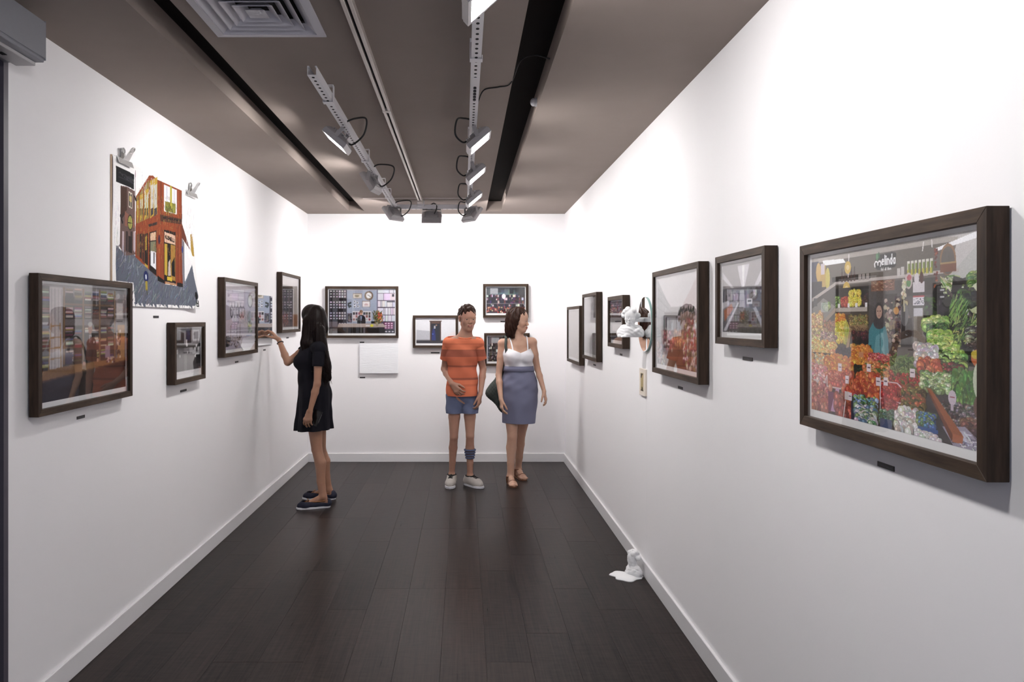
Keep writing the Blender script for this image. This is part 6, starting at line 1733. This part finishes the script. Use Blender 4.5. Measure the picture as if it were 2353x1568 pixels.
# ------------------------------------------------------------------ young man in the orange shirt
def man_orange():
    Yc = 6.92
    e = empty('person', (PX(1062, 0, Yc).x, Yc, 0))
    tag(e, 'person in an orange striped T shirt, denim shorts and grey sneakers facing the room', 'person')
    U = V(0, 0, 1); F = V(.10, -1, 0).normalized(); L = U.cross(F)
    pel = PX(1062, 908, Yc); wst = PX(1062, 866, Yc); che = PX(1062, 820, Yc); nb = PX(1068, 776, Yc)
    hd = V(PX(1074, 0, Yc).x, Yc - .02, 1.545)
    SRt = PX(1032, 791, Yc); SLt = PX(1096, 791, Yc)
    ER_ = PX(1021, 848, 6.98); WR_ = PX(1038, 882, 6.80)
    EL_ = PX(1110, 848, 6.96); WL_ = PX(1104, 905, 6.86)
    HR_, HL_ = pel - L * .070 - U * .02, pel + L * .070 - U * .02
    KR_, AR_ = PX(1043, 1004, 6.90), PX(1038, 1090, 6.98)
    KL_, AL_ = PX(1080, 1002, 6.88), PX(1080, 1093, 6.93)
    TR_, TL_ = PX(1033, 1115, 6.79), PX(1107, 1117, 6.80)
    torso = [prim(pel + U * .02, pel, .122, .124, F, 1.30), prim(pel + U * .02, wst, .120, .112, F, 1.35), prim(wst, che, .112, .130, F, 1.40), prim(che, che + U * .06, .130, .120, F, 1.45), prim(SLt, SRt, .050), prim(nb + U * .005, SLt + U * .008, .045, .036), prim(nb + U * .005, SRt + U * .008, .045, .036), prim(nb + U * -.03, nb, .070, .056), prim(nb, hd - U * .07, .054, .054)]
    ul, fl_ = arm_prims(SLt, EL_, WL_, .96); ur, fr_ = arm_prims(SRt, ER_, WR_, .96)
    ll = leg_prims(HL_, KL_, AL_, -F, .80); lr = leg_prims(HR_, KR_, AR_, -F, .80)
    ftr, d1, s1, h1, b1 = foot_prims(AR_, TR_, .95, True); ftl, d2, s2, h2, b2 = foot_prims(AL_, TL_, .95, True)
    Fh = V(.28, -.95, -.06).normalized(); Lh = U.cross(Fh).normalized()
    hg, q = head_prims(hd, Fh, U, Lh, 1.0)
    hr = hand_prims(WR_, V(.62, -.22, -.75), V(.35, .85, .1), V(.60, -.35, .65), .96, curl=(.35, .5, .4), thumb=(.7, .5, .3))
    hl = hand_prims(WL_, V(-.12, -.10, -.98), V(-.85, .3, .0), V(-.25, -.95, .1), .96, curl=(.35, .5, .4), thumb=(.8, .4, .3))
    groups = [(.03, torso), (.012, ul + fl_), (.012, ur + fr_), (.010, ll), (.010, lr), (.014, ftl), (.014, ftr)] + hg + hl + hr
    blend('body', groups, .0058, M['skin_c'], e, kk=.015)
    face_parts(q, 1.0, e, (M['lips'], M['hair_b']), M['iris'])
    # T shirt with faint darker stripes
    tors = [fat(p, .014) for p in torso[1:7]] + [fat(torso[7], .010)] + [prim(wst, PX(1062, 950, Yc), .130, .160, F, 1.18)]
    sl_l = [prim(SLt, SLt.lerp(EL_, .66), .060, .058)]; sl_r = [prim(SRt, SRt.lerp(ER_, .66), .060, .058)]
    def fo(P, N):
        a = np.arctan2(P[:, 1] - Yc, P[:, 0] - pel.x)
        return np.sin(P[:, 2] * 40 + a * 3) * .003 + np.sin(P[:, 2] * 18 - P[:, 0] * 26) * .004 + np.sin(a * 7) * .002
    def stripes(P):
        z = P[:, 2]
        c = np.tile(np.array(srgb(214, 120, 88)[:3]), (len(P), 1)); dk = np.array(srgb(160, 88, 70)[:3]); md_ = np.array(srgb(198, 108, 80)[:3])
        for lo, hi, col in ((1.195, 1.262, dk), (1.03, 1.195, md_), (.985, 1.005, dk), (1.30, 1.312, dk), (.925, .94, md_), (1.10, 1.115, dk)):
            m = (z > lo) & (z < hi); c[m] = col
        return c
    cl, cr = SLt.lerp(EL_, .62), SRt.lerp(ER_, .62)
    for sv, c_, ax_ in ((sl_l, cl, EL_ - SLt), (sl_r, cr, ER_ - SRt)):
        blend('sleeve', [(.02, sv)], .0055, M['shirt'], e, solid=.003, cuts=[(c_, ax_, .2)])
    blend('t_shirt', [(.03, tors)], .006, M['shirt'], e, kk=.03, disp=fo, solid=.004,
          cuts=[(V(pel.x, Yc, CAM_Z - (909 - VPY) * Yc / FPX), -U, .6), (nb + U * .004, U + F * .22, .5)])
    bm = bmesh.new()
    add_tube(bm, [nb + U * .006 + L * math.cos(t) * .068 + F * (math.sin(t) * .068 + .002) - U * (math.sin(t) * .015) for t in [2 * math.pi * k / 28 for k in range(28)]], .0085, 8, closed=True)
    shell('collar', bm, M['shirt'], e)
    # denim shorts
    zs = CAM_Z - (949 - VPY) * Yc / FPX
    hips = [fat(p, .003) for p in torso[:2]]
    lgl = [prim(HL_ + U * .02, HL_.lerp(KL_, .5), .080, .080)]; lgr = [prim(HR_ + U * .02, HR_.lerp(KR_, .5), .080, .080)]
    def fs(P, N): return np.sin(P[:, 2] * 55 + P[:, 0] * 40) * .0025
    blend('shorts', [(.02, hips), (.015, lgl), (.015, lgr)], .0058, M['denim'], e, kk=.012, disp=fs, solid=.004, cuts=[(V(pel.x, Yc, zs), -U, .6), (pel + U * .06, U, .6)])
    # short dark hair
    cap = [prim(q(-.026, .046), q(.012, .058), .084, .078, Lh, 1.05), prim(q(-.050, .01), q(-.055, -.03), .062, .050, Lh, .92), prim(q(.03, .088), q(.05, .080), .040, .030)]
    def strands(P, N): return np.sin(P[:, 0] * 160 + P[:, 2] * 90) * .003 + np.sin(P[:, 1] * 120 - P[:, 0] * 90 + P[:, 2] * 60) * .003
    blend('hair', [(.02, cap)], .0055, M['hair_b'], e, disp=strands)
    # band on the lower leg
    ax = (AL_ - KL_).normalized(); z0, z1 = .335, .262
    bm = bmesh.new()
    for i in range(4):
        zc = z0 + (z1 - z0) * i / 3; t = (KL_.z - zc) / (KL_.z - AL_.z); p = KL_.lerp(AL_, t) - F * .010 * (1 - t)
        r = .0475 - .0125 * i / 3
        add_tube(bm, [p + V(math.cos(a), math.sin(a), 0) * r for a in [2 * math.pi * k / 20 for k in range(20)]], .0095, 8, closed=True)
    shell('leg_band', bm, M['sock'], e)
    # sneakers
    for A, toe, d, side, heel, ball in ((AR_, TR_, d1, s1, h1, b1), (AL_, TL_, d2, s2, h2, b2)):
        T = V(toe.x, toe.y, 0) + d * .010; H = V(heel.x, heel.y, 0); B_ = V(ball.x, ball.y, 0)
        sh = empty('sneaker'); sh.parent = e; sh.location = -Vector(e.location)
        bm = bmesh.new(); sole(bm, sole_outline(H, B_, T, d, side, 1.06, .006), 0, .022); bmesh.ops.bevel(bm, geom=[x_ for x_ in bm.edges if abs(x_.verts[0].co.z - x_.verts[1].co.z) < 1e-5], offset=.003, segments=1, affect='EDGES'); bm_obj('sole', bm, M['sole_white'], sh)
        up = [prim(H + U * .040, B_ + U * .034, .040, .044, side, .96), prim(H + U * .040, H + U * .075 + d * .01, .038, .038), prim(B_ + U * .034, T + U * .030 - d * .036, .043, .032), prim(V(A.x, A.y, A.z - .02), B_ + U * .034, .043, .040)]
        o = blend('upper', [(.02, up)], .0048, M['sneaker'], None, cuts=[(H + U * .020, -U, .6), (V(A.x, A.y, A.z - .004), U, .2)], solid=.003); o.parent = sh
        bm = bmesh.new(); add_tube(bm, [V(A.x, A.y, A.z - .002) + d * math.cos(t) * .042 + side * math.sin(t) * .040 for t in [2 * math.pi * k / 18 for k in range(18)]], .006, 6, closed=True); bm_obj('collar', bm, M['shoe_lining'], sh, True)
        top = V(A.x, A.y, A.z - .004) + d * .046
        bot = B_ + U * .080
        bm = bmesh.new()
        for i in range(5):
            p = top.lerp(bot, i / 4.0) + U * .007
            add_tube(bm, [p - side * .020 - U * .008, p + U * .003, p + side * .020 - U * .008], .0045, 6)
        add_tube(bm, [top, top + side * .02 + d * .012 + U * .004, top + side * .03 + d * .002, top], .0026, 5); add_tube(bm, [top, top - side * .02 + d * .012 + U * .004, top - side * .03 + d * .002, top], .0026, 5)
        bm_obj('laces', bm, M['shoe_lining'], sh, True)
    return e
man_orange()

# ------------------------------------------------------------------ plaster busts
def cherub(name, label, base, F, s, wall_arm=True, veil=False):
    F = Vector(F).normalized(); U = V(0, 0, 1); L = U.cross(F)
    e = empty(name, base); tag(e, label, 'sculpture')
    b = Vector(base)
    hd = b + (U * .115 + F * .008) * s
    hg, q = head_prims(hd, F, U, L, .48 * s)
    curls = []
    rr = random.Random(5)
    for k in range(34):
        a = rr.uniform(-2.6, 2.6); v = rr.uniform(-.2, 1.2)
        d = (-F * math.cos(a) * math.cos(v) * 1.0 + L * math.sin(a) * math.cos(v) + U * math.sin(v))
        if d.dot(F) > .45 and v < .6: continue
        p = hd + U * .014 * s + d * .042 * s
        curls.append(prim(p, p + L * .004, (.0115 + .004 * rr.random()) * s))
    bust = [prim(b + U * .020 * s + L * .050 * s, b + U * .020 * s - L * .050 * s, .034 * s, .034 * s), prim(b + U * .05 * s + L * .042 * s, b + U * .05 * s - L * .042 * s, .022 * s), prim(b + U * .05 * s, hd - U * .03 * s, .022 * s, .021 * s), prim(b + U * .025 * s + F * .012 * s, b + U * .04 * s + F * .014 * s, .036 * s)]
    drape = [prim(b + (L * .058 + U * .052 + F * .01) * s, b + (-L * .060 + U * .000 + F * .026) * s, .012 * s, .015 * s), prim(b + (L * .050 + U * .040 + F * .03) * s, b + (-L * .040 - U * .006 + F * .04) * s, .011 * s, .012 * s), prim(b + (L * .062 + U * .03) * s, b + (-L * .056 - U * .012 - F * .0) * s, .014 * s, .016 * s)]
    def rip(P, N): return np.sin(P[:, 2] * 300 / s + P[:, 0] * 200 + P[:, 1] * 160) * .0010 * s * (P[:, 2] < hd.z - .03 * s)
    blend('bust', [(.012 * s, bust), (.004 * s, drape), (.004 * s, curls)] + hg, .0034 * s, M['plaster'], e, kk=.006 * s, disp=rip, cuts=[(b - U * .004 * s, -U, .5)])
    return e
# the one on the round mirror: looks along the wall, held out by a short knob
base = V(.995, 4.47, CAM_Z - (775 - VPY) * 4.47 / FPX + .004)
c1 = cherub('cherub_bust', 'white plaster cherub bust fixed in front of the round mirror', base, (-.35, -.94, 0), .98)
bm = bmesh.new(); add_tube(bm, [base + V(.02, 0, .10), V(XR - .017, 4.47, base.z + .10)], .014, 12); k_ = bm_obj('wall_knob', bm, M['plaster'], c1, True); k_.location = -base
# the one on the floor by the right wall, melting into a white puddle
fb = V(XR - .066, 4.50, .004)
c2 = cherub('melting_bust', 'small white plaster bust on a spilled white puddle on the floor by the right wall', fb + V(0, 0, .006), (-.9, -.35, .0), .80)
rr = random.Random(2)
bm = bmesh.new()
pts = []
for k in range(44):
    t = 2 * math.pi * k / 44
    r = .085 + .012 * math.sin(3 * t + .6) + .007 * math.sin(7 * t)
    x = fb.x - .045 + r * math.cos(t) * 1.18; y = fb.y - .02 + r * math.sin(t) * 1.0
    pts.append((min(x, XR - .016), y))
lo = [bm.verts.new((p[0], p[1], .0005)) for p in pts]
mi_ = [bm.verts.new((fb.x - .045 + (p[0] - fb.x + .045) * .96, fb.y - .02 + (p[1] - fb.y + .02) * .96, .006)) for p in pts]
hi_ = [bm.verts.new((fb.x - .045 + (p[0] - fb.x + .045) * .5, fb.y - .02 + (p[1] - fb.y + .02) * .5, .009)) for p in pts]
bm.faces.new(lo[::-1]); bm.faces.new(hi_)
for A_, B_ in ((lo, mi_), (mi_, hi_)):
    for k in range(44): bm.faces.new((A_[k], A_[(k + 1) % 44], B_[(k + 1) % 44], B_[k]))
p_ = bm_obj('puddle', bm, M['plaster'], c2, True); p_.location = -Vector(c2.location)
